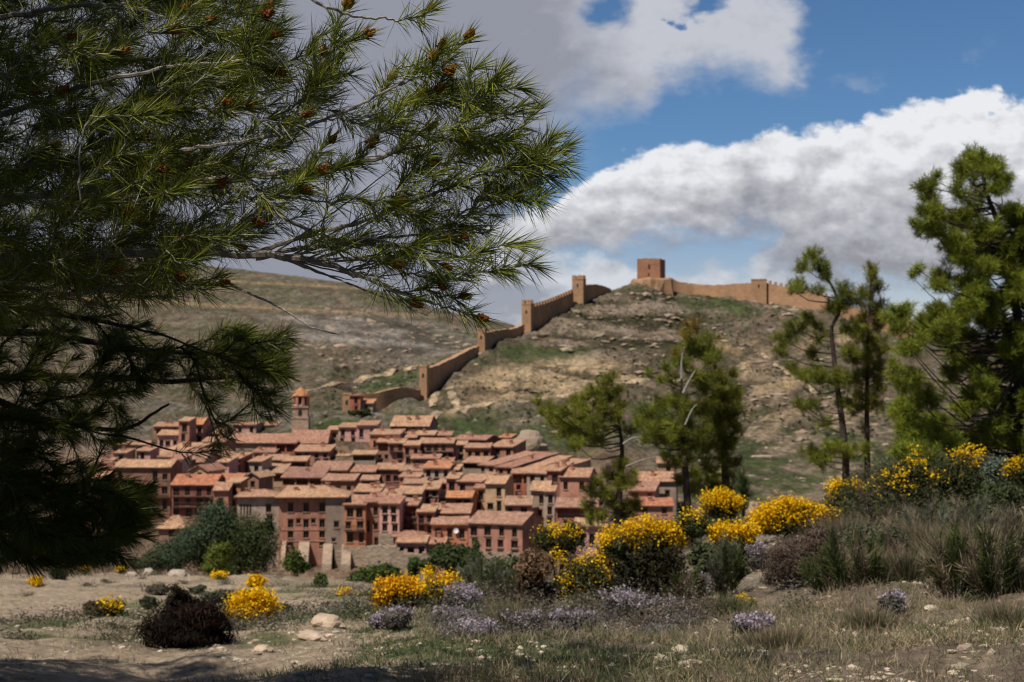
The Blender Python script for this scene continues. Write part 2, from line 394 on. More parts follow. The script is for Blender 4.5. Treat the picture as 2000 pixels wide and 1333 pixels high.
hc = lerp(hc, np.array([.085, .10, .04]), np.maximum.reduce([ell(px_, py_, 1030, 697, 130, 17, -6), ell(px_, py_, 1180, 830, 260, 26, -6) * .8, ell(px_, py_, 1400, 600, 90, 20, 8), ell(px_, py_, 1490, 935, 95, 50, 10), ell(px_, py_, 960, 850, 150, 30, 4)]) * sst(.32, .5, m2) * .85)
lime = ell(px_, py_, 740, 665, 220, 55, 8) * sst(640, 720, Y)
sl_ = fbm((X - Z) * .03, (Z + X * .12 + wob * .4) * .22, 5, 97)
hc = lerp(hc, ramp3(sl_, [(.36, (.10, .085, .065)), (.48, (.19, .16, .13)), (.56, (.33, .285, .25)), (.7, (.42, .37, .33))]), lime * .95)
far_g = sst(640, 800, Y)
hc = lerp(hc, hg * 1.15, far_g * sst(.45, .62, m2) * (1 - lime) * .35)
for yy, w in ((604, 3.2), (556, 2.0)):        # terrace tracks cut into the far hill
    hc = lerp(hc, np.array([.38, .26, .15]), far_g * np.exp(-((py_ - yy - (px_ - 560) * .05) / w) ** 2) * sst(900, 760, px_) * .8)
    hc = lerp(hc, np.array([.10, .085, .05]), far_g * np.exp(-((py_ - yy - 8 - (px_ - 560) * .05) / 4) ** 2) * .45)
townc = np.array([.26, .17, .115])
hc = lerp(hc, townc, sst(225, 245, Y) * sst(350, 335, Y) * sst(1330, 1200, px_) * .7)
lowr = sst(220, 260, Y) * sst(400, 350, Y) * sst(1230, 1380, px_)
hc = lerp(hc, ramp3(m2 * .6 + m3 * .4, [(.3, (.06, .085, .028)), (.46, (.10, .115, .045)), (.54, (.19, .15, .10)), (.66, (.34, .26, .18))]), lowr * .9)
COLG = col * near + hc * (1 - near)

def strip(name, r0, r1, mat):
    n, mcols = r1 - r0, len(uu)
    V = np.stack((X[r0:r1], Y[r0:r1], Z[r0:r1]), -1).reshape(-1, 3)
    i = np.arange((n - 1) * mcols).reshape(n - 1, mcols)[:, :-1].ravel()
    q = np.stack((i, i + 1, i + mcols + 1, i + mcols), -1)
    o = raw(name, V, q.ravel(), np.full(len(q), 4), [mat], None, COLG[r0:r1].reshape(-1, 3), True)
    return tag(o, kind='structure')
M['soil'] = vcol('stony_soil', .95, .1, 0, .5, 9, 1.0, .07, 16)
def hillmat():
    m, nt, b = newmat('rocky_hillside'); at = nt.nodes.new('ShaderNodeAttribute'); at.attribute_name = 'col'; co = coord(nt)
    mp = nd(nt, 'ShaderNodeMapping'); nt.links.new(co, mp.inputs[0]); mp.inputs['Scale'].default_value = (1.0, .42, 1.0); mp.inputs['Rotation'].default_value = (0, .2, 0)
    a = noise(nt, mp.outputs[0], .16, 8, .72); c = noise(nt, mp.outputs[0], .75, 6, .75); e = noise(nt, co, .035, 5, .6)
    col = mixc(nt, 1.0, at.outputs['Color'], ramp(nt, a, [(.34, (.5, .5, .5)), (.5, (1, 1, 1)), (.66, (1.5, 1.46, 1.4))]), 'MULTIPLY')
    col = mixc(nt, 1.0, col, ramp(nt, c, [(.36, (.5, .5, .48)), (.5, (1, 1, 1)), (.64, (1.35, 1.33, 1.3))]), 'MULTIPLY')
    col = mixc(nt, ramp(nt, noise(nt, co, .42, 5, .7), [(.56, (0, 0, 0)), (.62, (.75, .75, .75))]), col, (.05, .055, .026))
    nt.links.new(col, b.inputs['Base Color']); b.inputs['Roughness'].default_value = .95; b.inputs['Specular IOR Level'].default_value = .1
    bump(nt, b, math_(nt, 'ADD', a, math_(nt, 'MULTIPLY', c, .35)), 1.0, 4.0)
    return m
M['hill'] = hillmat()
ri = lambda k: int(sum(seg[j] for j in range(k)))
strip('ground', 0, ri(9) + 1, M['soil'])
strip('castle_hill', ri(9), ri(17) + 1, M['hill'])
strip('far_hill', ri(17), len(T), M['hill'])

def ribbon(name, pts, w, mat, lift=.35, col=(.58, .43, .28)):
    """a worn track draped on the hillside through photo points (px, d)"""
    pts = np.array(pts, float); s = np.linspace(0, len(pts) - 1, (len(pts) - 1) * 24 + 1)
    q = pchip(np.arange(len(pts)), pts, s)
    c = np.array([(((a - 1000) / FX) * b, b) for a, b in q])
    t = np.gradient(c, axis=0); t /= np.linalg.norm(t, axis=1)[:, None]; nrm = np.stack((-t[:, 1], t[:, 0]), -1)
    ww = w * (.6 + .8 * fbm(s * 3, s * 0 + 3.3, 2, 5))[:, None]
    V = []; 
    for k in (-1, -.33, .33, 1):
        e = c + nrm * ww * k
        V.append([(a, b, HD(a, b) + lift * (1 if abs(k) < .5 else .4)) for a, b in e])
    V = np.array(V).transpose(1, 0, 2).reshape(-1, 3)
    n = len(s); F = []
    for i in range(n - 1):
        for k in range(3): F += [i * 4 + k, i * 4 + k + 1, i * 4 + k + 5, i * 4 + k + 4]
    o = raw(name, V, F, [4] * (3 * (n - 1)), [mat], None, np.tile(col, (len(V), 1)), True)
    return tag(o, kind='structure')
def HD(x, y):
    """displaced surface height, ledges included"""
    z = H(x, y)
    if y > 350:
        f = float(sst(350, 385, y)); th = z + (float(fbm(x * .018, y * .018, 4, 31)) - .5) * 16 + x * .05
        l = abs(((th / 5.2) % 1.0) - .5) * 2; rm = float(sst(.42, .62, fbm(x * .02, y * .03, 4, 44)))
        z += f * (l - .5) * 2.6 * (.35 + .65 * rm) * (1 - .5 * float(sst(640, 760, y)))
    return z
_tmp = {}
def DG(px, py, lo=345, hi=700):
    """distance at which the hillside shows at photo point (px, py)"""
    best = None
    for d in np.arange(lo, hi, 2.0):
        x = (px - 1000) / FX * d
        if H(x, d) >= zy(py, d): return float(d)
    return hi
for nm, pts, w in (('footpath', [(800, 838), (880, 802), (960, 792), (1040, 784), (1100, 772), (1170, 758), (1270, 742)], 1.7),
                   ('footpath', [(845, 790), (848, 777), (862, 765), (875, 757)], 1.2),
                   ('footpath', [(893, 799), (886, 785), (882, 772), (878, 757)], 1.2),
                   ('footpath', [(1490, 690), (1530, 722), (1575, 755), (1600, 770)], 1.0),
                   ('hill_road', [(560, 772), (640, 752), (720, 738), (790, 722), (816, 717)], 1.8)):
    q = [(a, DG(a, b)) for a, b in pts]
    ribbon(nm, q, w, M['hill'])
# ================================================================== TOWN WALL AND KEEP
WALLG = 'medieval wall climbing the hill'
def wall_run(pts, label, merlons=False, thick=1.8):
    """pts: (px, row of top, row of foot, distance)"""
    pts = np.array(pts, float); s = np.linspace(0, len(pts) - 1, (len(pts) - 1) * 10 + 1); q = pchip(np.arange(len(pts)), pts, s)
    q[1:-1, 1] += NR.uniform(-.9, .9, len(q) - 2) * (0 if merlons else 1)
    A = [P(a, t, d) for a, t, f, d in q]; B = [P(a, f, d) for a, t, f, d in q]
    lift = np.array([max(0, HD(b[0], b[1] - .8) - b[2] - .4) for b in B]); lift = np.convolve(np.pad(lift, 4, 'edge'), np.ones(9) / 9, 'valid')
    A = [(a[0], a[1], a[2] + l) for a, l in zip(A, lift)]; B = [(b[0], b[1], b[2] + l) for b, l in zip(B, lift)]
    o = A[0]; root = empty('town_wall', (o[0], o[1], B[0][2]), 0, label, 'wall', WALLG)
    mb = MB(); up = MB(); off = lambda p: (p[0] - o[0], p[1] - o[1], p[2] - B[0][2])
    for i in range(len(q) - 1):
        a0, a1, b0, b1 = map(Vector, (off(A[i]), off(A[i + 1]), off(B[i]), off(B[i + 1])))
        dv = (a1 - a0); nv = Vector((-dv.y, dv.x, 0)).normalized() * thick
        if nv.y < 0: nv = -nv
        b0 = b0 - Vector((0, 0, 3.5)); b1 = b1 - Vector((0, 0, 3.5))
        mb.quad(b0, b1, a1, a0); mb.quad(a0, a1, a1 + nv, a0 + nv); mb.quad(a0 + nv, a1 + nv, b1 + nv, b0 + nv)
        if i == 0: mb.quad(b0, a0, a0 + nv, b0 + nv)
        if i == len(q) - 2: mb.quad(b1, b1 + nv, a1 + nv, a1)
    mb.build('curtain', M['wallstone'], root)
    if merlons:
        ln = np.concatenate(([0], np.cumsum([math.dist(A[i], A[i + 1]) for i in range(len(A) - 1)])))
        x = .6
        while x < ln[-1] - 1.2:
            e = [np.interp(v, ln, [a[k] for a in A]) for v in (x, x + 1.15) for k in range(3)]
            p0, p1 = Vector(off(e[:3])), Vector(off(e[3:])); m = MB()
            dv = p1 - p0; nv = Vector((-dv.y, dv.x, 0)).normalized() * .6
            z = max(p0.z, p1.z) + 1.15
            lo0, lo1 = p0 - Vector((0, 0, .1)), p1 - Vector((0, 0, .1)); t0, t1 = Vector((p0.x, p0.y, z)), Vector((p1.x, p1.y, z))
            m.ring([lo0, lo1, lo1 + nv, lo0 + nv], [t0, t1, t1 + nv, t0 + nv]); m.quad(t0, t1, t1 + nv, t0 + nv)
            m.build('merlon', M['wallstone'], root)
            x += 2.5
def wall_tower(px0, px1, pyt, pyb, d, label, merlons=True, rot=.25, split=None):
    rot = -rot
    w = (px1 - px0) / FX * d * .8; c = P((px0 + px1) / 2, pyb, d); zt = P(0, pyt, d)[2] - c[2]
    root = empty('wall_tower', c, rot, label, 'tower', 'towers of the medieval wall')
    mb = MB(); h = w / 2
    if merlons: zt -= 1.2
    mb.box(-h, h, -h, h, -4, zt, 0, 'd'); mb.box(-h - .12, h + .12, -h - .12, h + .12, zt - .5, zt - .2, 0)
    mb.build('shaft', M['wallstone'], root)
    if merlons:
        n = max(2, int(w / 1.7)); st = w / n
        for i in range(n):
            for (x0, x1, y0, y1) in ((-h + i * st, -h + i * st + st * .6, -h, -h + .5), (-h + i * st, -h + i * st + st * .6, h - .5, h), (-h, -h + .5, -h + i * st + .55, -h + i * st + st * .6 + .5), (h - .5, h, -h + i * st + .55, -h + i * st + st * .6 + .5)):
                m = MB(); m.box(x0, x1, y0, min(y1, h), zt, zt + 1.3, 0, 'd'); m.build('merlon', M['wallstone'], root)
    m = MB(); m.box(-.35, .35, -h - .03, -h + .02, zt * .62, zt * .62 + 1.3); m.build('arrow_slit', M['void'], root)
wall_run([(684, 770, 800, 404), (740, 768, 800, 408), (790, 768, 794, 416), (822, 762, 782, 426)], 'lowest stretch of tan town wall, from the red tower house to the first tall tower')
wall_tower(668, 690, 768, 828, 401, 'broken pinkish wall end beside the small red tower house', False, .1)
wall_tower(819, 838, 714, 778, 428, 'square tan wall tower above the green slope, with plain flat top', False, .25)
wall_run([(838, 719, 773, 432), (870, 713, 757, 447), (903, 701, 733, 463), (936, 684, 703, 477)], 'tan wall stretch rising in shade between the lowest two square towers')
wall_tower(932, 951, 642, 699, 481, 'square tan wall tower just under the tip of the lowest pine shoot', False, .25)
wall_run([(950, 653, 692, 486), (972, 655, 682, 500), (1000, 646, 668, 515), (1024, 633, 653, 528)], 'dark tan wall stretch with a sagging top below the crenellated wall')
wall_tower(1019, 1042, 587, 647, 532, 'slender crenellated tower where the toothed wall begins', True, .3)
wall_run([(1041, 600, 641, 535), (1066, 593, 628, 545), (1092, 583, 612, 556), (1120, 571, 594, 568)], 'toothed wall stretch with a row of merlons climbing left of the summit', True)
wall_tower(1117, 1145, 539, 590, 572, 'tall crenellated tower on the skyline left of the red keep', True, .3)
wall_run([(1144, 557, 582, 575), (1162, 556, 576, 582), (1180, 559, 571, 590), (1194, 565, 570, 598)], 'short curved wall stretch running from the skyline tower into the grassy summit')
wall_run([(1309, 551, 574, 621), (1328, 552, 577, 622), (1352, 554, 579, 622), (1382, 557, 579, 618), (1425, 556, 583, 610), (1467, 553, 589, 602)], 'long plain wall stretch along the ridge right of the red keep')
wall_tower(1464, 1501, 546, 592, 600, 'broad low tower in the middle of the ridge wall right of the keep', False, .2)
wall_run([(1488, 551, 590, 599), (1540, 563, 598, 592), (1580, 572, 604, 582), (1616, 580, 610, 574)], 'toothed ridge wall between the broad low tower and the slender pines', True)
wall_run([(1618, 588, 612, 573), (1670, 602, 630, 563), (1720, 612, 645, 556), (1780, 628, 655, 550), (1840, 645, 662, 546)], 'pinkish wall stretch going downhill behind the slender pines and the large pine')
# keep
d = 609; c = P(1272, 548, d); root = empty('castle_keep', (c[0], c[1], c[2]), -.33, 'square reddish stone keep standing on the hill summit', 'castle')
w = 10.0; h = w / 2; zt = P(0, 509.5, d)[2] - c[2]
mb = MB(); mb.box(-h, h, -h, h, -2, zt, 0, 'du')
mb.quad((-h, -h, zt), (h, -h, zt), (h, h, zt), (-h, h, zt))
for x0, x1, y0, y1 in ((-h, h, -h, -h + .6), (-h, h, h - .6, h), (-h, -h + .6, -h + .6, h - .6), (h - .6, h, -h + .6, h - .6)):
    n = 7
    for k in range(n):
        f = lambda a, b, t: a + (b - a) * t
        hh = .25 + .5 * R.random()
        if x1 - x0 > 2: mb.box(f(x0, x1, k / n), f(x0, x1, (k + 1) / n), y0, y1, zt, zt + hh, 0, 'd')
        else: mb.box(x0, x1, f(y0, y1, k / n), f(y0, y1, (k + 1) / n), zt, zt + hh, 0, 'd')
mb.build('keep_walls', M['towerstone'], root)
for (x, z, ww, hh) in ((.3, zt * .52, .85, 2.0), (.15, zt * .18, .7, 1.2)):
    m = MB(); m.box(x - ww / 2, x + ww / 2, -h - .04, -h + .05, z, z + hh); m.box(x - ww / 2 - .2, x + ww / 2 + .2, -h - .1, -h - .02, z + hh, z + hh + .3, 1); m.build('window', [M['void'], M['towerstone']], root)
m = MB()
def lumpring(rx, ry, z, n=18, s=0): return [(rx * math.cos(2 * math.pi * k / n) * (1 + .12 * math.sin(k * 2.3 + s)), ry * math.sin(2 * math.pi * k / n) * (1 + .12 * math.cos(k * 1.7 + s)), z + .3 * math.sin(k * 1.9 + s)) for k in range(n)]
a, b, e = lumpring(9.6, 8.2, -7), lumpring(8.8, 7.6, -.2, s=1), lumpring(8.2, 7.2, .5, s=1)
m.ring(a, b); m.ring(b, e); m.poly(e); m.build('plinth', M['wallstone'], root)

# ================================================================== HOUSES
GH = 'clay-roofed houses packed on the town hillside'
_win = {}
def winmesh(w, h):
    k = (round(w, 1), round(h, 1))
    if k in _win: return _win[k]
    w, h = k; m = MB(); t = .09
    m.quad((-w / 2, .2, 0), (w / 2, .2, 0), (w / 2, .2, h), (-w / 2, .2, h), 0)
    for x0, x1, z0, z1 in ((-w / 2, -w / 2 + t, 0, h), (w / 2 - t, w / 2, 0, h), (-w / 2 + t, w / 2 - t, 0, t), (-w / 2 + t, w / 2 - t, h - t, h), (-.04, .04, t, h - t)):
        m.box(x0, x1, .12, .197, z0, z1, 1)
    m.box(-w / 2 - .12, w / 2 + .12, -.2, .02, -.14, -.02, 2); m.box(-w / 2 - .1, w / 2 + .1, -.12, -.085, h + .02, h + .2, 1)
    o = m.build('window', [M['glass'], M['frame'], M['stone']]); _win[k] = o.data; bpy.data.objects.remove(o); return _win[k]
def facade(mb, x0, x1, z0, z1, holes, depth=.34, m=0, top=None):
    xs = sorted({x0, x1, *[h[0] for h in holes], *[h[1] for h in holes]}); zs = sorted({z0, z1, *[h[2] for h in holes], *[h[3] for h in holes]})
    for i in range(len(xs) - 1):
        for j in range(len(zs) - 1):
            cx, cz = (xs[i] + xs[i + 1]) / 2, (zs[j] + zs[j + 1]) / 2
            if any(h[0] < cx < h[1] and h[2] < cz < h[3] for h in holes): continue
            mb.quad((xs[i], 0, zs[j]), (xs[i + 1], 0, zs[j]), (xs[i + 1], 0, zs[j + 1]), (xs[i], 0, zs[j + 1]), m)
    for a, b, c, e, *r in holes:
        dp = r[0] if r else depth
        mb.quad((a, 0, c), (a, 0, e), (a, dp, e), (a, dp, c), m); mb.quad((b, 0, c), (b, dp, c), (b, dp, e), (b, 0, e), m)
        mb.quad((a, 0, e), (b, 0, e), (b, dp, e), (a, dp, e), m); mb.quad((a, 0, c), (a, dp, c), (b, dp, c), (b, 0, c), m)
        if dp > .5: mb.quad((a, dp, c), (b, dp, c), (b, dp, e), (a, dp, e), m)
def slope(mb, a, b, c, d, th=.22):
    """roof slab: a,b along the eave, c,d along the ridge (above b, a); undulates a little like old tiles"""
    a, b, c, d = map(Vector, (a, b, c, d)); n = (b - a).cross(d - a).normalized() * th
    if n.z < 0: n = -n
    L = (b - a).length; S = (d - a).length; nx = max(2, int(L / 1.6)); ny = max(2, int(S / 1.6))
    ph = R.random() * 20
    def pt(i, j):
        u, v = i / nx, j / ny; e0 = a.lerp(b, u); e1 = d.lerp(c, u); p = e0.lerp(e1, v)
        s = math.sin(math.pi * u) * .12 * (.4 + v) + .07 * math.sin(i * 2.1 + j * 1.3 + ph)
        return p + n - Vector((0, 0, s * .55))
    for i in range(nx):
        for j in range(ny):
            u0, u1, v0, v1 = i / nx * L, (i + 1) / nx * L, j / ny * S, (j + 1) / ny * S
            mb.quad(pt(i, j), pt(i + 1, j), pt(i + 1, j + 1), pt(i, j + 1), 0, ((u0 + ph, v0 + ph), (u1 + ph, v0 + ph), (u1 + ph, v1 + ph), (u0 + ph, v1 + ph)))
    mb.quad(a, d, c, b, 1)
    for e in range(nx): mb.quad(a.lerp(b, e / nx), a.lerp(b, (e + 1) / nx), pt(e + 1, 0), pt(e, 0), 1)
    for j in range(ny):
        mb.quad(a.lerp(d, (j + 1) / ny), a.lerp(d, j / ny), pt(0, j), pt(0, j + 1), 1); mb.quad(b.lerp(c, j / ny), b.lerp(c, (j + 1) / ny), pt(nx, j + 1), pt(nx, j), 1)
    for e in range(nx): mb.quad(c.lerp(d, 1 - (e + 1) / nx), c.lerp(d, 1 - e / nx), pt(e, ny), pt(e + 1, ny), 1)
def chimney(roof, x, y, z, h=1.1):
    m = MB(); m.box(x - .35, x + .35, y - .35, y + .35, z - .8, z + h, 0, 'd'); m.box(x - .45, x + .45, y - .45, y + .45, z + h, z + h + .16, 1)
    m.build('chimney', [M['clay'], M['browntile']], roof)
def dish(parent, x, y, z):
    m = MB(); r = [(x + .45 * math.cos(a), y - .25 + .1 * math.sin(a), z + .45 * math.sin(a)) for a in [k * math.pi / 5 for k in range(10)]]
    for k in range(10): m.poly((r[k], r[(k + 1) % 10], (x, y - .12, z)))
    m.tube([(x, y - .12, z), (x, y + .3, z - .1)], [.05, .05], 4); m.build('satellite_dish', M['whitepaint'], parent)
def house(x0, x1, yr, ye, yb, d, col, win, label, roof='g', D=8.5, yaw=None, rc='tan', gal=0, bal=(), chim=None, dishes=0, over=.55, low=None, name='house', side=0, group=GH):
    """photo columns x0..x1 of the front, rows of ridge, eave and visible foot, distance"""
    if yaw is None: yaw = R.uniform(-.05, .17)
    if yaw > -.05: yaw = -yaw
    ye -= 2.5; over *= .85
    cx = (x0 + x1) / 2; ev = P(cx, ye, d); w = (x1 - x0) / FX * d / max(.6, math.cos(yaw)); hw = w / 2
    g = min(H(ev[0], d), ev[2] - 3) - 1.5
    root = empty(name, (ev[0], ev[1], g), yaw, label, 'house', group)
    he = ev[2] - g; hv = (yb - ye) / FX * d
    rd = D / 2 if roof in 'gh' else D
    zr = P(cx, yr, d + rd * math.cos(yaw))[2] - g
    rise = min(max(zr - he, .12 * rd), .75 * rd); zr = he + rise
    holes = []; wins = []; cols_, rows_ = win; ztop = he - .35
    if gal:            # open gallery under the eave
        ng = gal; hg = min(1.7, hv * .55); gw = (w - .5 - .35 * (ng - 1)) / ng
        for k in range(ng):
            a = -hw + .25 + k * (gw + .35); holes.append((a, a + gw, he - .3 - hg, he - .3, 1.6))
        ztop = he - .5 - hg; 
    hz = max(.1, hv - (he - ztop))
    if cols_ and hz > .9:
        st = hz / rows_
        for j in range(rows_):
            for i in range(cols_):
                if cols_ * rows_ > 3 and R.random() < .12: continue
                ww = R.choice((.9, 1.0, 1.2)); hh = min(R.choice((1.2, 1.5, 1.9)), st * .76)
                if w < cols_ * 1.5: ww = min(ww, w / cols_ * .55)
                xx = -hw + w * (i + .5) / cols_ + R.uniform(-.12, .12) * w / cols_; zz = ztop - st * (j + .5) - hh / 2 + R.uniform(-.1, .1)
                holes.append((xx - ww / 2, xx + ww / 2, zz, zz + hh)); wins.append((xx, zz, ww, hh, j))
    mb = MB(); zf = 0
    facade(mb, -hw, hw, zf, he, holes)
    if roof == 'g':
        for s in (-1, 1):
            p = [(s * hw, 0, zf), (s * hw, D, zf), (s * hw, D, he), (s * hw, D / 2, zr), (s * hw, 0, he)]; mb.poly(p if s > 0 else p[::-1])
        mb.quad((hw, D, zf), (-hw, D, zf), (-hw, D, he), (hw, D, he))
    elif roof == 's':
        for s in (-1, 1):
            p = [(s * hw, 0, zf), (s * hw, D, zf), (s * hw, D, zr), (s * hw, 0, he)]; mb.poly(p if s > 0 else p[::-1])
        mb.quad((hw, D, zf), (-hw, D, zf), (-hw, D, zr), (hw, D, zr))
    elif roof == 'f':
        mb.poly([(-hw, 0, he), (hw, 0, he), (0, 0, zr)])
        for s in (-1, 1): mb.quad((s * hw, 0, zf), (s * hw, D, zf), (s * hw, D, he), (s * hw, 0, he))
        mb.poly([(hw, D, zf), (-hw, D, zf), (-hw, D, he), (0, D, zr), (hw, D, he)])
    else:
        for s in (-1, 1): mb.quad((s * hw, 0, zf), (s * hw, D, zf), (s * hw, D, he), (s * hw, 0, he))
        mb.quad((hw, D, zf), (-hw, D, zf), (-hw, D, he), (hw, D, he))
    wl = mb.build('walls', M[col], root)
    rb = MB(); o = over; q = .22; k = rise / rd
    if roof == 'g':
        slope(rb, (-hw - q, -o, he - k * o), (hw + q, -o, he - k * o), (hw + q, D / 2, zr), (-hw - q, D / 2, zr))
        slope(rb, (hw + q, D + o, he - k * o), (-hw - q, D + o, he - k * o), (-hw - q, D / 2 + .01, zr), (hw + q, D / 2 + .01, zr))
    elif roof == 's': slope(rb, (-hw - q, -o, he - k * o), (hw + q, -o, he - k * o), (hw + q, D + q, zr + k * q), (-hw - q, D + q, zr + k * q))
    elif roof == 'f':
        kk = rise / hw
        slope(rb, (-hw - o, D + q, he - kk * o), (-hw - o, -o, he - kk * o), (-.01, -o, zr), (-.01, D + q, zr))
        slope(rb, (hw + o, -o, he - kk * o), (hw + o, D + q, he - kk * o), (.01, D + q, zr), (.01, -o, zr))
    else:
        f = min(D / 2, hw * .8); z0 = he - k * o
        slope(rb, (-hw - o, -o, z0), (hw + o, -o, z0), (hw - f, D / 2, zr), (-hw + f, D / 2, zr))
        slope(rb, (hw + o, -o, z0), (hw + o, D + o, z0), (hw - f + .02, D / 2, zr), (hw - f, D / 2 - .02, zr))
        slope(rb, (-hw - o, D + o, z0), (-hw - o, -o, z0), (-hw + f, D / 2 - .02, zr), (-hw + f - .02, D / 2, zr))
        slope(rb, (hw + o, D + o, z0), (-hw - o, D + o, z0), (-hw + f, D / 2 + .02, zr), (hw - f, D / 2 + .02, zr))
    rf = rb.build('roof', [M[rc], M['browntile']], root)
    for (xx, zz, ww, hh, j) in wins:
        ob = bpy.data.objects.new('window', winmesh(ww, hh)); C.objects.link(ob); ob.parent = root; ob.location = (xx, .08, zz); ob.scale = (ww / round(ww, 1), 1, hh / round(hh, 1))
    if gal:
        for k_, h_ in enumerate(hh_ for hh_ in holes if len(hh_) > 4):
            m = MB(); a, b, c_, e = h_[:4]
            m.box(a + .01, b - .01, .05, .13, c_ + .78, c_ + .86); n = max(3, int((b - a) / .4))
            for i in range(n): m.box(a + .05 + (b - a - .15) * i / (n - 1), a + .11 + (b - a - .15) * i / (n - 1), .06, .12, c_ + .01, c_ + .78)
            m.build('gallery_rail', M['wood'], root)
    for j in bal:      # balcony across row j
        zz = ztop - hz / rows_ * (j + 1) + .05; m = MB()
        m.box(-hw + .2, hw - .2, -.8, -.003, zz, zz + .14); m.box(-hw + .2, hw - .2, -.8, -.74, zz + .95, zz + 1.03)
        n = int(w / .35)
        for i in range(n): x = -hw + .25 + (w - .5) * i / (n - 1); m.box(x - .03, x + .03, -.79, -.74, zz + .14, zz + .95)
        m.build('balcony', M['wood'], root)
    if chim is None: chim = R.choice((0, 1, 1, 2))
    for _ in range(chim):
        xx = R.uniform(-.35, .35) * w; yy = R.uniform(.3, .8) * (D / 2 if roof in 'gh' else D)
        chimney(rf, xx, yy, he + k * yy if roof in 'gs' else zr - .3, R.uniform(.7, 1.2))
    for _ in range(dishes): dish(root, R.uniform(-.3, .3) * w, -.1, he - R.uniform(.8, 1.3))
    if low:            # lower masonry storey under the plaster
        m = MB(); m.box(-hw - .15, hw + .15, -.15, .3, 0, he - (low - ye) / FX * d, 0, 'db'); m.build('stone_base', M['rubble'], root)
    for i in range(side):
        zz = he - 1.9 - 2.6 * i; m = MB(); m.box(hw + .01, hw + .05, D * .35, D * .35 + .8, zz, zz + 1.1, 0, 'l'); m.build('side_window', M['glass'], root)
    return root
h = house
# ---- left of the church, partly behind the dark pine
h(225, 333, 899, 916, 1000, 285, 'brown', (5, 3), 'big dull brown house with long tan roof, left of the deep red balcony house', 'g', 9, .02, bal=(1,), chim=0)
h(335, 420, 928, 950, 1012, 274, 'wine', (4, 3), 'deep red house with bright orange roof and two long balconies behind the green juniper', 'g', 9, .05, 'orangetile', bal=(0, 1), chim=1)
h(420, 466, 927, 943, 985, 279, 'wine', (2, 1), 'low extension with orange roof stuck to the right end of the deep red balcony house', 's', 6, .05, 'orangetile')
h(417, 446, 944, 961, 1000, 268, 'clay', (1, 1), 'small tan-roofed annex squeezed in front of the orange roof, left of the cream palace wing', 's', 4, .0, chim=0)
h(443, 470, 938, 946, 1000, 272, 'orange', (1, 2), 'narrow bright orange house wall just left of the buttressed palace', 's', 5, .1, chim=0)
h(310, 360, 1008, 1034, 1052, 262, 'brown', (1, 1), 'low shed with pale tan roof poking out between the juniper and the dark boughs', 'h', 7, .0, chim=0)
h(184, 213, 896, 908, 930, 290, 'rose', (1, 1), 'little rose house with small tan roof left of the big dull brown house', 's', 6)
h(170, 200, 925, 936, 960, 280, 'salmon', (1, 1), 'salmon hut with low orange-tan roof at the far left edge of the town', 's', 6)
h(200, 228, 905, 918, 955, 286, 'red', (1, 1), 'red-walled house touching the left side of the big dull brown house', 's', 6)
h(217, 246, 863, 872, 890, 318, 'rose', (2, 1), 'tan-roofed cottage seen between dark pine boughs, upper left end of the town', 'g', 7)
h(222, 248, 878, 888, 902, 306, 'sand', (1, 1), 'tiny sand-coloured house just above the big dull brown house', 's', 5)
h(257, 288, 863, 872, 884, 316, 'grey', (1, 1), 'grey cottage with orange-tan roof left of the pink row', 'g', 7)
h(266, 294, 876, 884, 900, 310, 'pink', (1, 1), 'small pink-walled cottage in front of the grey cottage, left part of town', 's', 5)
h(300, 348, 826, 836, 852, 352, 'clay', (3, 1), 'long clay house at the back of the town, left of the windowed pink tower house', 'g', 8, .05)
h(308, 348, 841, 853, 880, 338, 'pink', (3, 1), 'pink row house with dark under-eave shade, left of the pink tower house', 'g', 8, .05)
h(349, 370, 820, 826, 868, 334, 'salmon', (1, 2), 'tall narrow salmon tower house with one dark window, highest on the left', 's', 6, .05, chim=0)
h(369, 396, 817, 832, 870, 342, 'rose', (2, 2), 'rose house with orange gabled roof leaning on the salmon tower house', 'g', 8, .1, 'orangetile')
h(398, 436, 838, 850, 870, 345, 'pink', (2, 1), 'washed pink house uphill of the church, left end', 'g', 8)
h(455, 500, 826, 833, 850, 366, 'pink', (2, 1), 'pink house standing behind the long church roof', 'g', 8, -.1)
h(512, 540, 829, 834, 850, 372, 'salmon', (1, 1), 'salmon house behind the church roof, next to the bell tower', 's', 6)
h(297, 360, 866, 892, 905, 316, 'sand', (2, 1), 'sandy house with wide sloping tan roof stepping down to the left', 's', 12, -.35)
h(308, 356, 882, 896, 908, 306, 'clay', (2, 1), 'clay house with low tan roof right above the big dull brown house', 's', 9, -.3)
h(354, 399, 877, 905, 925, 299, 'grey', (2, 1), 'grey house with steep brown roof between the white wall and the church', 'g', 11, .1, 'browntile')
h(335, 357, 896, 901, 930, 293, 'pale', (1, 1), 'pale whitewashed house end just above the orange roof', 's', 6, -.1, chim=0)
h(398, 433, 879, 893, 912, 309, 'pink', (2, 1), 'pink gabled house left of the church wall, roof edge facing us', 'f', 9, -.15)
h(396, 441, 855, 866, 880, 326, 'rose', (2, 1), 'rose house with two small roofs, right behind the pink gabled house', 'g', 8, -.1)
h(371, 406, 905, 922, 940, 287, 'sand', (1, 1), 'sandy house with a light gable roof between the whitewashed end and the brown cottage', 'f', 8, .25, chim=0)
h(424, 447, 897, 906, 925, 299, 'pink', (1, 1), 'pink cottage at the foot of the church wall, left corner', 's', 6)
h(446, 470, 888, 899, 922, 306, 'red', (1, 1), 'red-brown cottage tucked below the beige church wall', 's', 7, -.2)
h(445, 489, 928, 941, 955, 290, 'clay', (2, 1), 'clay cottage with tan roof just above the left wing of the palace', 's', 7, .1)
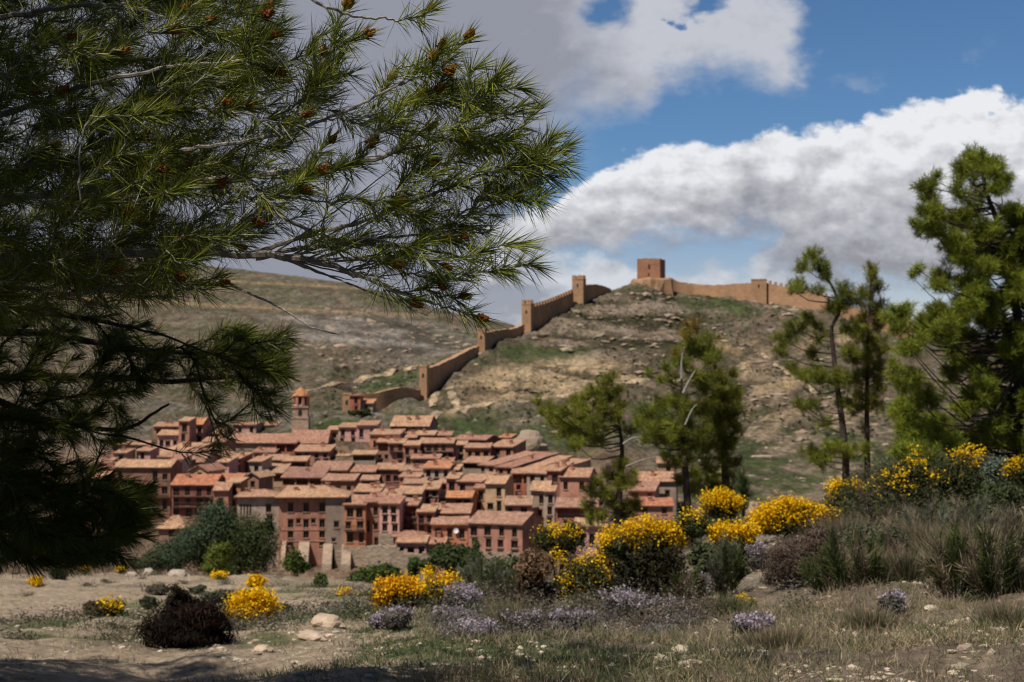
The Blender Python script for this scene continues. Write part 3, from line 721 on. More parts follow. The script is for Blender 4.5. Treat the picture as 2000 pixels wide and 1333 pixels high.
h(480, 506, 925, 934, 958, 287, 'brown', (1, 1), 'brown gable-front cottage above the palace roof', 'f', 7, .25, chim=0)
# ---- church
d = 338
def church():
    root = empty('church', (P(545, 866, d)[0], d, H(P(545, 866, d)[0], d) - 2), .03, 'big beige stone church with long tiled roof and square bell tower', 'church')
    g = root.location.z; ox = root.location.x
    X_ = lambda px: (px - 1000) / FX * d - ox; Z_ = lambda py, dd=d: P(0, py, dd)[2] - g
    for (a, b, yr, ye, D, m) in ((444, 568, 848, 865.5, 12, 'stone'), (568.5, 640, 841, 866, 13, 'stone')):
        w = MB(); x0, x1 = X_(a), X_(b); he = Z_(ye); zr = Z_(yr, d + D / 2)
        hs = [(x0 + 3.2 + 3.4 * i, x0 + 4.1 + 3.4 * i, he - 2.6, he - 1.6) for i in range(4)] if a < 500 else []
        facade(w, x0, x1, 0, he, hs)
        for s, x in ((-1, x0), (1, x1)):
            p = [(x, 0, 0), (x, D, 0), (x, D, he), (x, D / 2, zr), (x, 0, he)]; w.poly(p if s > 0 else p[::-1])
        w.quad((x1, D, 0), (x0, D, 0), (x0, D, he), (x1, D, he)); w.build('nave_wall', M[m], root)
        for q in hs:
            ob = bpy.data.objects.new('window', winmesh(.9, 1.0)); C.objects.link(ob); ob.parent = root; ob.location = ((q[0] + q[1]) / 2, .08, q[2])
        r = MB(); k = (zr - he) / (D / 2)
        slope(r, (x0 - .3, -.5, he - k * .5), (x1 + .1, -.5, he - k * .5), (x1 + .1, D / 2, zr), (x0 - .3, D / 2, zr))
        slope(r, (x1 + .1, D + .5, he - k * .5), (x0 - .3, D + .5, he - k * .5), (x0 - .3, D / 2 + .01, zr), (x1 + .1, D / 2 + .01, zr))
        r.build('roof', [M['tan'], M['browntile']], root)
    dt = 352; tx = (590 - 1000) / FX * dt - ox; ty = dt - d + 1.5; hw = 16.3 / FX * dt
    Zt = lambda py: P(0, py, dt - 1.5)[2] - g
    t = MB(); y0 = ty - hw
    t.box(tx - hw, tx + hw, ty - hw, ty + hw, 0, Zt(819), 0, 'd'); t.box(tx - hw - .12, tx + hw + .12, ty - hw - .12, ty + hw + .12, Zt(819), Zt(816), 0)
    u = hw * .9; t.box(tx - u, tx + u, ty - u, ty + u, Zt(816), Zt(797), 0, 'd'); t.box(tx - u - .25, tx + u + .25, ty - u - .25, ty + u + .25, Zt(797), Zt(794), 0)
    tw = t.build('bell_tower', M['stone'], root)
    o8 = lambda r, z, ph=.3927: [(tx + r * math.cos(k * math.pi / 4 + ph), ty + r * math.sin(k * math.pi / 4 + ph), z) for k in range(8)]
    b = MB(); r8 = u * .98; inner = r8 * .72
    b.ring(o8(inner, Zt(794)), o8(inner, Zt(774)), 1)
    for k in range(8):      # corner piers of the open belfry
        a = k * math.pi / 4 + .3927; c1 = Vector((tx + r8 * math.cos(a), ty + r8 * math.sin(a), 0)); rr = .42
        cc = [(c1.x + rr * math.cos(a + q) , c1.y + rr * math.sin(a + q)) for q in (.78, 2.35, 3.93, 5.5)]
        b.ring([(x, y, Zt(794)) for x, y in cc], [(x, y, Zt(774)) for x, y in cc], 0)
    b.ring(o8(r8 + .1, Zt(794)), o8(r8 + .1, Zt(790.5)), 2); b.poly(o8(r8 + .1, Zt(790.5)), 2)
    b.ring(o8(r8 + .15, Zt(776)), o8(r8 + .15, Zt(773)), 0); b.poly(o8(r8 + .15, Zt(776))[::-1], 0)
    b.build('belfry', [M['salmon'], M['void'], M['pale']], tw)
    m = MB(); prev = o8(r8 + .55, Zt(774)); hh = Zt(757) - Zt(773.5)
    for f, q in ((.25, .86), (.55, .62), (.8, .34), (.95, .14)):
        nx = o8((r8 + .55) * q, Zt(773.5) + hh * f); m.ring(prev, nx); prev = nx
    m.poly(prev); m.poly(o8(r8 + .55, Zt(774))[::-1])
    m.tube([(tx, ty, Zt(758)), (tx, ty, Zt(754))], [.12, .03], 5); m.build('dome_roof', M['orangetile'], tw)
    m = MB(); arch = [(tx - .5, Zt(813)), (tx + .5, Zt(813)), (tx + .5, Zt(804)), (tx + .3, Zt(801.5)), (tx, Zt(800.6)), (tx - .3, Zt(801.5)), (tx - .5, Zt(804))]
    m.poly([(x, ty - u - .03, z) for x, z in arch]); m.build('arched_window', M['void'], tw)
church()
# ---- between church and palace
h(538, 578, 861, 869, 892, 334, 'red', (1, 1), 'red house with two big open gallery bays right under the church roof', 's', 4, .0, gal=2, chim=0)
h(494, 537, 879, 887, 900, 330, 'pink', (2, 1), 'pink cottage with tan roof against the beige church wall', 's', 6, .05)
h(575, 644, 870, 885, 905, 328, 'rose', (4, 2), 'rose house with blue-grey panes below the taller part of the church roof', 's', 8, .05, chim=1)
h(503, 553, 889, 902, 915, 321, 'salmon', (2, 1), 'salmon cottage with brown roof in front of the church gallery house', 's', 7, .05, 'browntile')
h(552, 598, 895, 904, 920, 317, 'clay', (1, 1), 'clay house whose wall has one very wide dark opening, centre left of town', 's', 6, .0, gal=1, chim=0)
h(484, 512, 897, 905, 958, 308, 'pale', (1, 2), 'tall narrow pale house wall below the church, lit white on its edge', 's', 6, .2, chim=0)
h(513, 553, 907, 927, 950, 309, 'sand', (1, 1), 'sandy house with brown roof over a big black open gallery, above the palace ridge', 's', 8, .05, 'browntile', gal=2, chim=0)
h(550, 630, 914, 936, 955, 303, 'clay', (3, 1), 'wide clay house with two roof planes above the right end of the palace roof', 's', 9, .05, 'browntile', gal=3, chim=1)
h(606, 678, 902, 922, 936, 315, 'orange', (3, 1), 'wide house with long brown roof over an orange wall strip, centre of town', 's', 9, .05, 'browntile')
h(629, 692, 929, 942, 975, 299, 'clay', (3, 1), 'house with flat-looking pinkish roof and red lower wall, above the palace corner', 's', 7, .05)
h(644, 682, 883, 894, 910, 331, 'brown', (2, 1), 'brown cottage with tan lean-to roof left of the walled garden', 's', 6, .05)
h(688, 733, 884, 891, 905, 323, 'grey', (0, 1), 'tan lean-to roof over a long dark open porch below the pink twin houses', 's', 5, .02, gal=1, chim=0)
# ---- upper right of town
h(640, 662, 838, 843, 888, 349, 'grey', (1, 2), 'narrow grey wall house left of the pink twin houses', 's', 6, .0, chim=0)
h(661, 697, 827, 838, 885, 346, 'pink', (2, 3), 'left one of the bright pink twin houses near the top of the town', 's', 7, .05, chim=0)
h(697, 736, 826, 834, 885, 345, 'pink', (2, 2), 'right one of the bright pink twin houses, with a small terrace at its foot', 's', 7, .05, bal=(1,), chim=0)
h(762, 838, 813, 835, 850, 352, 'rose', (4, 1), 'topmost house with big light orange-tan roof just under the green slope', 'g', 10, .16, chim=2, gal=0)
h(722, 781, 840, 852, 885, 334, 'orange', (3, 1), 'orange-walled house at the left end of the long stepped roof row', 's', 7, .1, dishes=1)
h(779, 813, 846, 858, 875, 336, 'red', (2, 1), 'red house with round-cornered roof in the middle of the stepped roof row', 's', 6, .05)
h(812, 848, 843, 853, 870, 338, 'clay', (2, 1), 'clay house in the stepped roof row, right of the round-cornered roof', 's', 6, .05)
h(847, 881, 846, 854, 868, 340, 'red', (2, 1), 'red house with white satellite dish at the right end of the stepped roof row', 's', 6, .05, dishes=1)
h(736, 760, 860, 867, 905, 329, 'brown', (2, 1), 'dark brown house with a tall black recess below the stepped roof row', 's', 5, .05, gal=1)
h(759, 789, 860, 869, 912, 326, 'rose', (2, 3), 'tall rose house with a ladder of small windows, third from the pink twin houses', 's', 6, .05, bal=(0,))
h(789, 819, 864, 873, 910, 324, 'salmon', (2, 2), 'tall salmon house with low eave, right of the rose ladder-windowed house', 's', 6, .05)
h(818, 885, 859, 869, 898, 327, 'salmon', (5, 2), 'wide salmon house with two rows of black windows and one long tan roof', 's', 7, .03, bal=(0,), chim=1)
h(686, 732, 910, 925, 945, 307, 'brown', (2, 1), 'brown house with tan roof in the middle of town, above the white dish porch', 's', 7, .05)
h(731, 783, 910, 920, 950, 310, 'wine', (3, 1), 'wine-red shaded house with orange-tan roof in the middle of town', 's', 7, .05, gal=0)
h(705, 738, 933, 941, 958, 297, 'brown', (0, 1), 'small porch house with white satellite dish under a little tan roof', 's', 5, .0, gal=1, dishes=1, chim=0)
h(781, 831, 913, 923, 935, 308, 'brown', (2, 1), 'brown house with upper of two stacked brown roofs, left of the pale pink house', 's', 6, .03, 'browntile')
h(780, 820, 925, 935, 948, 302, 'orange', (1, 1), 'orange-sided house with the lower of two stacked roofs left of the pale pink house', 's', 5, -.15)
h(788, 830, 939, 948, 965, 296, 'clay', (1, 1), 'low clay house with wide brown roof below the orange-sided house', 's', 6, .0, 'browntile', gal=1, chim=0)
h(829, 851, 941, 955, 970, 291, 'salmon', (1, 1), 'salmon cottage with a chimney on its low roof, under the pale pink house', 's', 6, .05, chim=1)
h(826, 878, 903, 918, 950, 304, 'pale', (3, 2), 'pale pink house with a bright orange roof and one wide dark window', 's', 8, .1, 'orangetile')
h(876, 896, 912, 921, 950, 306, 'rose', (1, 2), 'narrow rose house stuck to the right side of the pale pink house', 's', 6, .1)
h(803, 858, 893, 899, 910, 318, 'salmon', (2, 1), 'salmon wall house with thin tan roof behind the pale pink house', 's', 5, .05)
h(850, 882, 896, 909, 920, 313, 'clay', (1, 1), 'clay cottage with broad orange-tan roof behind the bright orange roof', 's', 7, .05)
h(859, 883, 939, 947, 962, 298, 'rose', (0, 1), 'small porch with a blue cloth hanging in its dark opening, centre right of town', 's', 5, .0, gal=1, chim=0)
# ---- right of town
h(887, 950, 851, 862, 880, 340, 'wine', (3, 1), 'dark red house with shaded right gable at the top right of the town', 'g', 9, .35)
h(958, 1002, 860, 876, 892, 330, 'clay', (2, 1), 'clay house with broad tan roof and dark right side, below the grey rock', 's', 9, .35)
h(974, 998, 850, 858, 870, 346, 'wine', (1, 1), 'tiny red-roofed hut beside the grey rock at the top right of the town', 's', 5, .3, 'orangetile')
h(908, 957, 869, 878, 898, 325, 'orange', (3, 1), 'bright orange house with a dark open bay on its left end', 's', 6, .05, chim=0)
h(886, 910, 866, 872, 900, 329, 'pale', (1, 2), 'narrow pale house left of the bright orange house', 's', 5, .05, chim=0)
h(904, 948, 893, 907, 920, 314, 'grey', (0, 1), 'grey house with tan roof over a black open shed front', 's', 7, .25, gal=1, chim=0)
h(936, 968, 887, 912, 925, 301, 'grey', (2, 1), 'leftmost of the long roofs sloping down to the left', 's', 17, -.62, chim=0)
h(970, 1003, 886, 916, 928, 297, 'clay', (2, 1), 'second of the long sloping roofs, ending in a white-capped top corner', 's', 17, -.62, chim=1)
h(1008, 1034, 892, 924, 940, 293, 'red', (1, 1), 'third of the long sloping roofs, squeezed above the deep red house', 's', 16, -.62, chim=0)
h(1029, 1068, 898, 928, 945, 289, 'grey', (2, 1), 'fourth and widest of the long sloping roofs, with pale wall under its eave', 's', 17, -.6, chim=2)
h(1068, 1095, 903, 923, 945, 287, 'wine', (1, 1), 'dark red house with tan roof at the right end of the long sloping roofs', 's', 10, -.3, chim=2)
h(950, 1008, 916, 929, 945, 299, 'brown', (3, 1), 'brown house with wide tan roof in front of the long sloping roofs', 's', 8, .05)
h(1000, 1042, 920, 928, 985, 291, 'red', (2, 3), 'deep red house with two open bays under its eave and two windows below', 's', 6, .05, gal=2, chim=0)
h(1094, 1150, 915, 935, 965, 286, 'salmon', (2, 1), 'salmon house with broad tan roof and two pale shutters, partly behind the leaning pine', 'g', 10, .2)
h(948, 986, 930, 948, 1003, 280, 'cream', (2, 2), 'tall cream-yellow house with a long dark upper window and pale lower windows', 'g', 9, .2, chim=0)
h(925, 949, 944, 957, 1000, 285, 'sand', (1, 2), 'low sandy wing on the left of the tall cream-yellow house', 's', 7, .15, chim=0)
h(893, 941, 930, 944, 965, 290, 'brown', (2, 1), 'brown house with light tan roof left of the tall cream-yellow house', 's', 8, .3)
h(872, 896, 929, 938, 965, 292, 'salmon', (1, 1), 'salmon lean-to between the blue cloth porch and the brown tan-roofed house', 's', 6, .1)
h(1037, 1071, 941, 961, 1015, 275, 'grey', (1, 2), 'grey-walled house with mottled roof beside the white narrow house', 'g', 8, .15)
h(1062, 1083, 950, 963, 1030, 271, 'pale', (1, 3), 'white narrow house front with an orange foot, right of the grey mottled-roof house', 's', 5, .1, chim=0)
h(986, 1037, 973, 990, 1005, 266, 'rose', (2, 1), 'rose house with two blue-tinted windows under a plain brown roof', 's', 8, .05, 'browntile')
h(854, 921, 960, 975, 1002, 277, 'clay', (4, 2), 'clay house with vivid orange-tan roof and a row of tiny windows', 'g', 8, .1, 'orangetile', chim=0)
h(1086, 1166, 974, 994, 1030, 260, 'rose', (2, 1), 'big rose house with a long black glazed gallery under its brown roof', 'g', 10, .1, 'browntile', gal=1)
h(1125, 1186, 1022, 1031, 1075, 247, 'pink', (3, 1), 'plain pink house front low down on the right, beside the leaning pine', 's', 6, .05)
h(1238, 1314, 974, 991, 1005, 252, 'clay', (2, 1), 'low house with fresh orange-red roof behind the yellow broom on the right', 'g', 8, .05, 'orangetile', chim=1)
h(1228, 1278, 944, 962, 985, 262, 'salmon', (2, 1), 'pinkish house with patchy tan roof seen through the pines, left one', 's', 9, -.2)
h(1232, 1320, 922, 943, 985, 272, 'grey', (3, 1), 'long grey house with patchy tan roof seen through the pines', 'g', 9, .15)
h(1284, 1322, 896, 908, 922, 300, 'sand', (1, 1), 'small ruined-looking house uphill of the long grey house, behind the middle pine', 's', 7, .1)
# ---- front row
h(672, 714, 969, 989, 1062, 254, 'orange', (2, 3), 'orange-red front house with a dark balcony and a boxed-out lower room, right of the palace', 's', 8, .08, bal=(1,), low=1068)
h(712, 743, 967, 984, 1072, 255, 'brown', (2, 3), 'narrow brown front house with patches of bare stone', 's', 8, .08, low=1078)
h(741, 780, 979, 987, 1040, 251, 'pink', (2, 3), 'tall bright pink front house jutting out over a stone foot', 's', 6, .1, chim=0, low=1042)
h(741, 780, 959, 977, 985, 262, 'clay', (2, 1), 'clay house showing only its upper roof behind the tall bright pink front house', 's', 8, .05, chim=2)
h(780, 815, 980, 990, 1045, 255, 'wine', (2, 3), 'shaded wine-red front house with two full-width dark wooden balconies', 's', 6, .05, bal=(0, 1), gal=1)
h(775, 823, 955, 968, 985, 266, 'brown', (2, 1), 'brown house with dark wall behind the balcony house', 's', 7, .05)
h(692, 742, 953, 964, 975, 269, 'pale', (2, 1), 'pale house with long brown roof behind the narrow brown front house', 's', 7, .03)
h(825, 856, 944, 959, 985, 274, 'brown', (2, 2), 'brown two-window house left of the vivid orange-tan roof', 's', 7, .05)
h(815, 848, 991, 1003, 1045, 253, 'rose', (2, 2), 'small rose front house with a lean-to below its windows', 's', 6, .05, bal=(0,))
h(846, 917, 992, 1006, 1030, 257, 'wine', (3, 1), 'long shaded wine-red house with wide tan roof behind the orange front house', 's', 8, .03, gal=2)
h(768, 823, 1038, 1052, 1062, 247, 'clay', (3, 1), 'low front house with hipped tan roof below the balcony house', 'h', 7, .05, chim=0)
h(775, 832, 1054, 1063, 1095, 243, 'pink', (3, 1), 'low pink front house with long lean-to roof on the grey retaining wall', 's', 5, .03, chim=0)
h(830, 868, 1052, 1066, 1090, 243.5, 'rose', (1, 1), 'rose front house end with a small square door, right of the long lean-to', 's', 6, .05)
h(843, 913, 1018, 1028, 1085, 248, 'orange', (3, 2), 'orange front house with white dish, left of the largest salmon front house', 's', 6, .0, dishes=1, chim=0)
h(914, 1020, 1001, 1026, 1095, 242, 'salmon', (4, 3), 'largest salmon front house, with brown roof and deep-shaded right gable', 'g', 11, .33, 'browntile', chim=0, low=1078)
h(683, 704, 772, 776, 806, 392, 'red', (1, 2), 'small red tower house at the foot of the town wall', 'h', 4, .1, 'orangetile', chim=0)
h(703, 728, 781, 791, 805, 393, 'grey', (1, 1), 'grey shed with orange roof beside the small red tower house', 's', 5, .1, 'orangetile', chim=0)
# ---- palace with buttresses
def palace():
    d = 255; xr = P(606, 972, d); root = empty('palace', (xr[0], d, H(xr[0], d) - 3), .06, 'large buttressed palace with hipped tan roof, cream left wing and brick-red right wing', 'palace')
    g = root.location.z; Xp = lambda px: (px - 606) / FX * d; Zp = lambda py: P(0, py, d)[2] - g
    for (a, b, yr, ye, D, y0, col, grid) in ((545, 636, 951, 971, 11, 0, 'clay', 1), (636, 674, 951, 971.5, 11, -.5, 'grey', 2), (464, 545, 957, 971, 9, .8, 'pale', 3)):
        w = MB(); hs = []; x0, x1 = Xp(a), Xp(b)
        if grid == 1:
            for px in (572, 602, 633):
                px -= 4
                for z0, z1 in ((1000, 984), (1031, 1015), (1051, 1038), (1066, 1060)):
                    hs.append((Xp(px) - .5, Xp(px) + .5, Zp(z0), Zp(z1)))
            for px in (583, 612): hs.append((Xp(px) - .4, Xp(px) + .4, Zp(1023), Zp(1014)))
        elif grid == 2: hs = [(Xp(652), Xp(652) + .9, Zp(1031), Zp(1019)), (Xp(648), Xp(648) + .7, Zp(1058), Zp(1052))]
        else:
            hs = [(Xp(519), Xp(519) + 1.0, Zp(1002), Zp(987)), (Xp(521), Xp(521) + 1.1, Zp(1030), Zp(1008))] + [(Xp(470 + 6 * i), Xp(470 + 6 * i) + .28, Zp(1008), Zp(988)) for i in range(4)]
        he = Zp(ye); fb = MB(); facade(fb, x0, x1, 0, he, hs)
        for s, x in ((-1, x0), (1, x1)): fb.quad((x, 0, 0), (x, D, 0), (x, D, he), (x, 0, he))
        fb.quad((x1, D, 0), (x0, D, 0), (x0, D, he), (x1, D, he))
        fb.v = [(x, y + y0, z) for x, y, z in fb.v]; fb.build('walls', M[col], root)
        for q in hs:
            ww, hh = q[1] - q[0], q[3] - q[2]
            ob = bpy.data.objects.new('window', winmesh(ww, hh)); C.objects.link(ob); ob.parent = root; ob.location = ((q[0] + q[1]) / 2, .08 + y0, q[2]); ob.scale = (ww / max(.1, round(ww, 1)), 1, hh / round(hh, 1))
    for (a, b, yr, ye, D, y0) in ((541, 678, 950, 971, 11, -.6), (460, 541, 957, 971, 9, .6)):
        r = MB(); x0, x1 = Xp(a), Xp(b); he = Zp(ye); zr = P(0, yr, d + D / 2)[2] - g; f = min(D / 2, (x1 - x0) * .35); k = (zr - he) / (D / 2); o = .5; z0 = he - k * o
        slope(r, (x0 - .2, y0 - o, z0), (x1 + .2, y0 - o, z0), (x1 - f, D / 2, zr), (x0 + (f if a < 500 else 1.6), D / 2, zr))
        slope(r, (x1 + .2, y0 - o, z0), (x1 + .2, D + o, z0), (x1 - f + .02, D / 2, zr), (x1 - f, D / 2 - .02, zr))
        slope(r, (x0 - .2, D + o, z0), (x0 - .2, y0 - o, z0), (x0 + (f if a < 500 else 1.6), D / 2, zr), (x0 + (f if a < 500 else 1.6) - .02, D / 2 + .02, zr))
        slope(r, (x1 + .2, D + o, z0), (x0 - .2, D + o, z0), (x0 + (f if a < 500 else 1.6), D / 2 + .02, zr), (x1 - f, D / 2 + .02, zr))
        rf = r.build('roof', [M['tan'], M['browntile']], root)
        for i in range(3 if a > 500 else 1): chimney(rf, x0 + (x1 - x0) * (.25 + .22 * i), 3.0 + i, he + k * (3.2 + i), .6)
    for (a, b, yt, dep) in ((552, 560, 1056, 2.6), (585, 605, 1058, 3.2), (632, 650, 1062, 3.2), (668, 686, 1064, 2.8)):
        m = MB(); x0, x1 = Xp(a), Xp(b); zt = Zp(yt); q0 = -.003 if b < 640 else -.503
        pr = [(q0, 0), (q0 - dep * 1.15, 0), (q0 - dep, zt - 3.2), (q0 - dep * .75, zt - 2.2), (q0, zt)]
        L_ = [(x0, y, z) for y, z in pr]; R_ = [(x1, y, z) for y, z in pr]
        m.poly(L_[::-1]); m.poly(R_)
        for i in range(4): m.quad(L_[i], R_[i], R_[i + 1], L_[i + 1], 1 if i >= 3 else 0)
        m.build('buttress', [M['rubble'], M['stone']], root)
    for py in (1036, 1058):
        m = MB(); m.box(Xp(548), Xp(634), -.08, -.004, Zp(py) , Zp(py) + .22); m.build('string_course', M['salmon'], root)
    m = MB(); m.box(Xp(655), Xp(690), -1.6, -.51, 0, Zp(1076), 0, 'd'); m.build('ramp_wall', M['rubble'], root)
palace()
def retaining_wall(pts, label, mat='rubble'):
    q = [(P(a, t, dd), P(a, t, dd)[2]) for a, t, dd in pts]; o = q[0][0]
    root = empty('retaining_wall', (o[0], o[1], o[2] - 8), 0, label, 'wall'); m = MB()
    for i in range(len(q) - 1):
        (a, az), (b, bz) = q[i], q[i + 1]; A = Vector((a[0] - o[0], a[1] - o[1], 0)); B = Vector((b[0] - o[0], b[1] - o[1], 0))
        n = 6
        for k in range(n):
            p0, p1 = A.lerp(B, k / n), A.lerp(B, (k + 1) / n); t0 = az + (bz - az) * k / n - o[2] + 8 + .5 * R.random(); bt = Vector((0, 1.2, 0))
            m.quad(p0, p1, p1 + Vector((0, 0, t0)), p0 + Vector((0, 0, t0))); m.quad(p0 + Vector((0, 0, t0)), p1 + Vector((0, 0, t0)), p1 + bt + Vector((0, 0, t0)), p0 + bt + Vector((0, 0, t0)))
            m.quad(p0, p0 + Vector((0, 0, t0)), p0 + bt + Vector((0, 0, t0)), p0 + bt); m.quad(p1, p1 + bt, p1 + bt + Vector((0, 0, t0)), p1 + Vector((0, 0, t0)))
    m.build('masonry', M[mat], root)
retaining_wall([(715, 1072, 241), (760, 1070, 240), (800, 1086, 239.5), (850, 1085, 239.5)], 'rough grey retaining wall under the front houses, left of the dark trees', 'rubble')
# ================================================================== FOLIAGE HELPERS
def unit(v): return v / np.maximum(np.linalg.norm(v, axis=-1, keepdims=True), 1e-9)
def rdir(n): return unit(NR.normal(size=(n, 3)))
def blades(name, base, dr, L, Wd, col, mat, parent=None, sag=.12, tipcol=None):
    """thin tapering blades (needles, grass): base (n,3), direction, length, width, colour (n,3)"""
    n = len(base); dr = unit(dr); L = np.broadcast_to(L, n)[:, None]; Wd = np.broadcast_to(Wd, n)[:, None]
    side = unit(np.cross(dr, rdir(n))) * Wd * .5
    down = np.array([0, 0, -1.0])
    p1 = base + dr * L * .5 + down * L * sag * .25; p2 = base + dr * L + down * L * sag
    V = np.stack((base - side * .8, base + side * .8, p1 - side, p1 + side, p2), 1).reshape(-1, 3)
    o = np.arange(n)[:, None] * 5
    loops = (o + np.array([0, 1, 3, 2, 2, 3, 4])).ravel()
    c = np.repeat(col, 5, 0)
    if tipcol is not None: c[4::5] = tipcol
    return raw(name, V, loops, np.tile([4, 3], n), [mat], parent, c, False)
def leafq(name, cen, size, col, mat, parent=None, asp=.6, upb=0.0, nrm=None):
    """small bent leaves: one quad folded on its rib; nrm = the way they tend to face"""
    n = len(cen); a = rdir(n); a[:, 2] += upb; a = unit(a); b = unit(np.cross(a, rdir(n)))
    if nrm is not None:
        f = unit(nrm + rdir(n) * .75); a = a - f * (a * f).sum(1, keepdims=True); a = unit(a); b = np.cross(f, a)
    s = np.broadcast_to(size, n)[:, None]
    V = np.stack((cen - a * s, cen + b * s * asp + np.cross(a, b) * s * .15, cen + a * s, cen - b * s * asp + np.cross(a, b) * s * .15), 1).reshape(-1, 3)
    o = np.arange(n)[:, None] * 4
    return raw(name, V, (o + np.arange(4)).ravel(), np.full(n, 4), [mat], parent, np.repeat(col, 4, 0), False)
def inpoly(poly, x, y):
    r = np.zeros(len(x), bool); n = len(poly); j = n - 1
    for i in range(n):
        xi, yi = poly[i]; xj, yj = poly[j]
        r ^= ((yi > y) != (yj > y)) & (x < (xj - xi) * (y - yi) / ((yj - yi) + 1e-9) + xi); j = i
    return r
def sample_poly(poly, n):
    p = np.array(poly, float); lo, hi = p.min(0), p.max(0); out = np.zeros((0, 2))
    while len(out) < n:
        q = NR.uniform(lo, hi, (n * 3, 2)); out = np.concatenate((out, q[inpoly(poly, q[:, 0], q[:, 1])]))
    return out[:n]
def PN(px, py, d):
    a = (np.asarray(px) - 1000.0) / FX; b = (666.5 - np.asarray(py)) / FX; yy = CT - b * ST; zz = ST + b * CT
    return np.stack((a * d / yy, d + 0 * a, zz * d / yy), -1)
def shade(base, n, v=.3, hue=.15):
    c = np.tile(np.array(base, float), (n, 1)) * NR.uniform(1 - v, 1 + v, (n, 1)); return np.clip(c * (1 + NR.uniform(-hue, hue, (n, 3))), 0, 1)

# ================================================================== PINES ON THE SLOPE (measured trunk and tuft positions)
PG = 'young pines at the edge of the slope'
def slope_pine(label, trunk, d, clumps, r0, seed, lean=.35, dens=1.0, brown=(), base=(.205, .225, .028), dead=(), tl=.135, dep=1.0, tw=.0056):
    tp = [Vector(P(a, b, d)) for a, b in trunk]
    root = empty('pine_tree', tp[0], 0, label, 'tree', PG); O = np.array(tp[0])
    n = len(tp); m = MB()
    foot = [tp[0] + Vector((0, 0, -.5))] + tp; rs = [r0 * 1.15] + [r0 * (1 - .82 * i / (n - 1)) for i in range(n)]
    q = pchip(np.arange(n + 1), np.array([list(p) for p in foot]), np.linspace(0, n, n * 5)); rr = np.interp(np.linspace(0, n, n * 5), np.arange(n + 1), rs)
    m.tube([tuple(p - O) for p in q], list(rr), 8); m.build('trunk', M['bark'], root, True)
    lm = MB(); B = []; D_ = []; C_ = []; LL = []
    for ci, (cx, cy, cr, *o) in enumerate(clumps):
        k = o[0] if o else 0
        dd = d + NR.uniform(-1, 1) * dep * (.25 + abs(cx - np.interp(-cy, [-b for a, b in trunk], [a for a, b in trunk])) / FX * d * .55)
        c = PN(cx, cy, dd); R_ = cr / FX * d
        # limb from the trunk to the clump
        py0 = cy + abs(cx - trunk[0][0]) * .12 + 12; tx = np.interp(-py0, [-b for a, b in trunk], [a for a, b in trunk])
        s0 = PN(tx, min(py0, trunk[0][1] - 5), d); mid = (s0 + c) / 2 + np.array([0, 0, -.13 * np.linalg.norm(c - s0)]) + NR.normal(size=3) * .07 * np.linalg.norm(c - s0)
        L_ = np.linalg.norm(c - s0); pts = pchip(np.arange(3), np.array([s0, mid, c]), np.linspace(0, 2, 6)) - O
        lm.tube([tuple(p) for p in pts], list(np.linspace(min(.026, .009 + .009 * L_), .006, 6)), 5)
        nt_ = max(7, int(dens * 52 * (R_ / .26) ** 1.6))
        off = rdir(nt_) * (NR.uniform(.15, 1.25, (nt_, 1)) ** .7) * R_ * np.array([1.05, 1.05, .9]); tc = c + off
        td = unit(off / R_ * .55 + np.array([0, 0, .75]) + NR.normal(size=(nt_, 3)) * .22)
        for j in range(nt_):
            if j % 2 == 0: lm.tube([tuple(c - O - np.array([0, 0, R_ * .35])), tuple((c * .4 + tc[j] * .6) - O), tuple(tc[j] - O)], [.007, .005, .003], 3, cap=False)
        g = np.array(base) * (1.0 + .25 * NR.uniform(-1, 1)); 
        if k: g = np.array([.20, .10, .03]) * NR.uniform(.6, 1.1) + g * .5
        for j in range(nt_):
            nn = 44; sgn = NR.uniform(-.06, .09, (nn, 1)); ax = td[j]; g_ = g * NR.uniform(.6, 1.25)
            b_ = tc[j] + ax * sgn; dr = unit(rdir(nn) * .95 + ax * .75)
            B.append(b_); D_.append(dr); cc = shade(g_, nn, .35, .12); C_.append(cc); LL.append(NR.uniform(.7, 1.15, nn) * tl)
    lm.build('limbs', M['bark'], root, True)
    blades('crown', np.concatenate(B) - O, np.concatenate(D_), np.concatenate(LL), tw, np.concatenate(C_), M['farneedle'], root, .1)
    for pts, r in dead:
        q = [P(a, b, d - .6) for a, b in pts]; m = MB(); q = pchip(np.arange(len(q)), np.array(q), np.linspace(0, len(q) - 1, len(q) * 3)) - O
        m.tube([tuple(p) for p in q], list(np.linspace(r, r * .35, len(q))), 5); m.build('dead_branch', M['deadwood'], root, True)
    return root
slope_pine('thin pine with a crooked dark trunk and ragged tufts, standing alone against the orange rock', [(1652, 955), (1652, 900), (1648, 850), (1640, 790), (1632, 730), (1628, 690), (1624, 645), (1640, 605), (1628, 565), (1605, 530), (1592, 500)], 31,
    [(1590, 502, 17), (1600, 525, 17), (1570, 522, 16), (1612, 540, 14), (1560, 560, 16), (1550, 568, 10), (1600, 572, 12), (1650, 572, 22), (1672, 588, 18), (1640, 600, 18), (1620, 605, 12), (1578, 625, 15), (1600, 640, 12), (1558, 645, 20), (1532, 665, 18), (1600, 660, 12), (1585, 690, 14), (1524, 690, 12), (1660, 640, 18), (1550, 722, 12),
     (1600, 735, 22), (1570, 740, 14), (1640, 740, 18), (1662, 690, 16), (1590, 790, 14), (1562, 795, 14), (1650, 790, 14), (1610, 830, 10), (1625, 880, 22), (1602, 900, 18), (1580, 885, 14), (1660, 885, 16), (1690, 880, 12)], .085, 1)
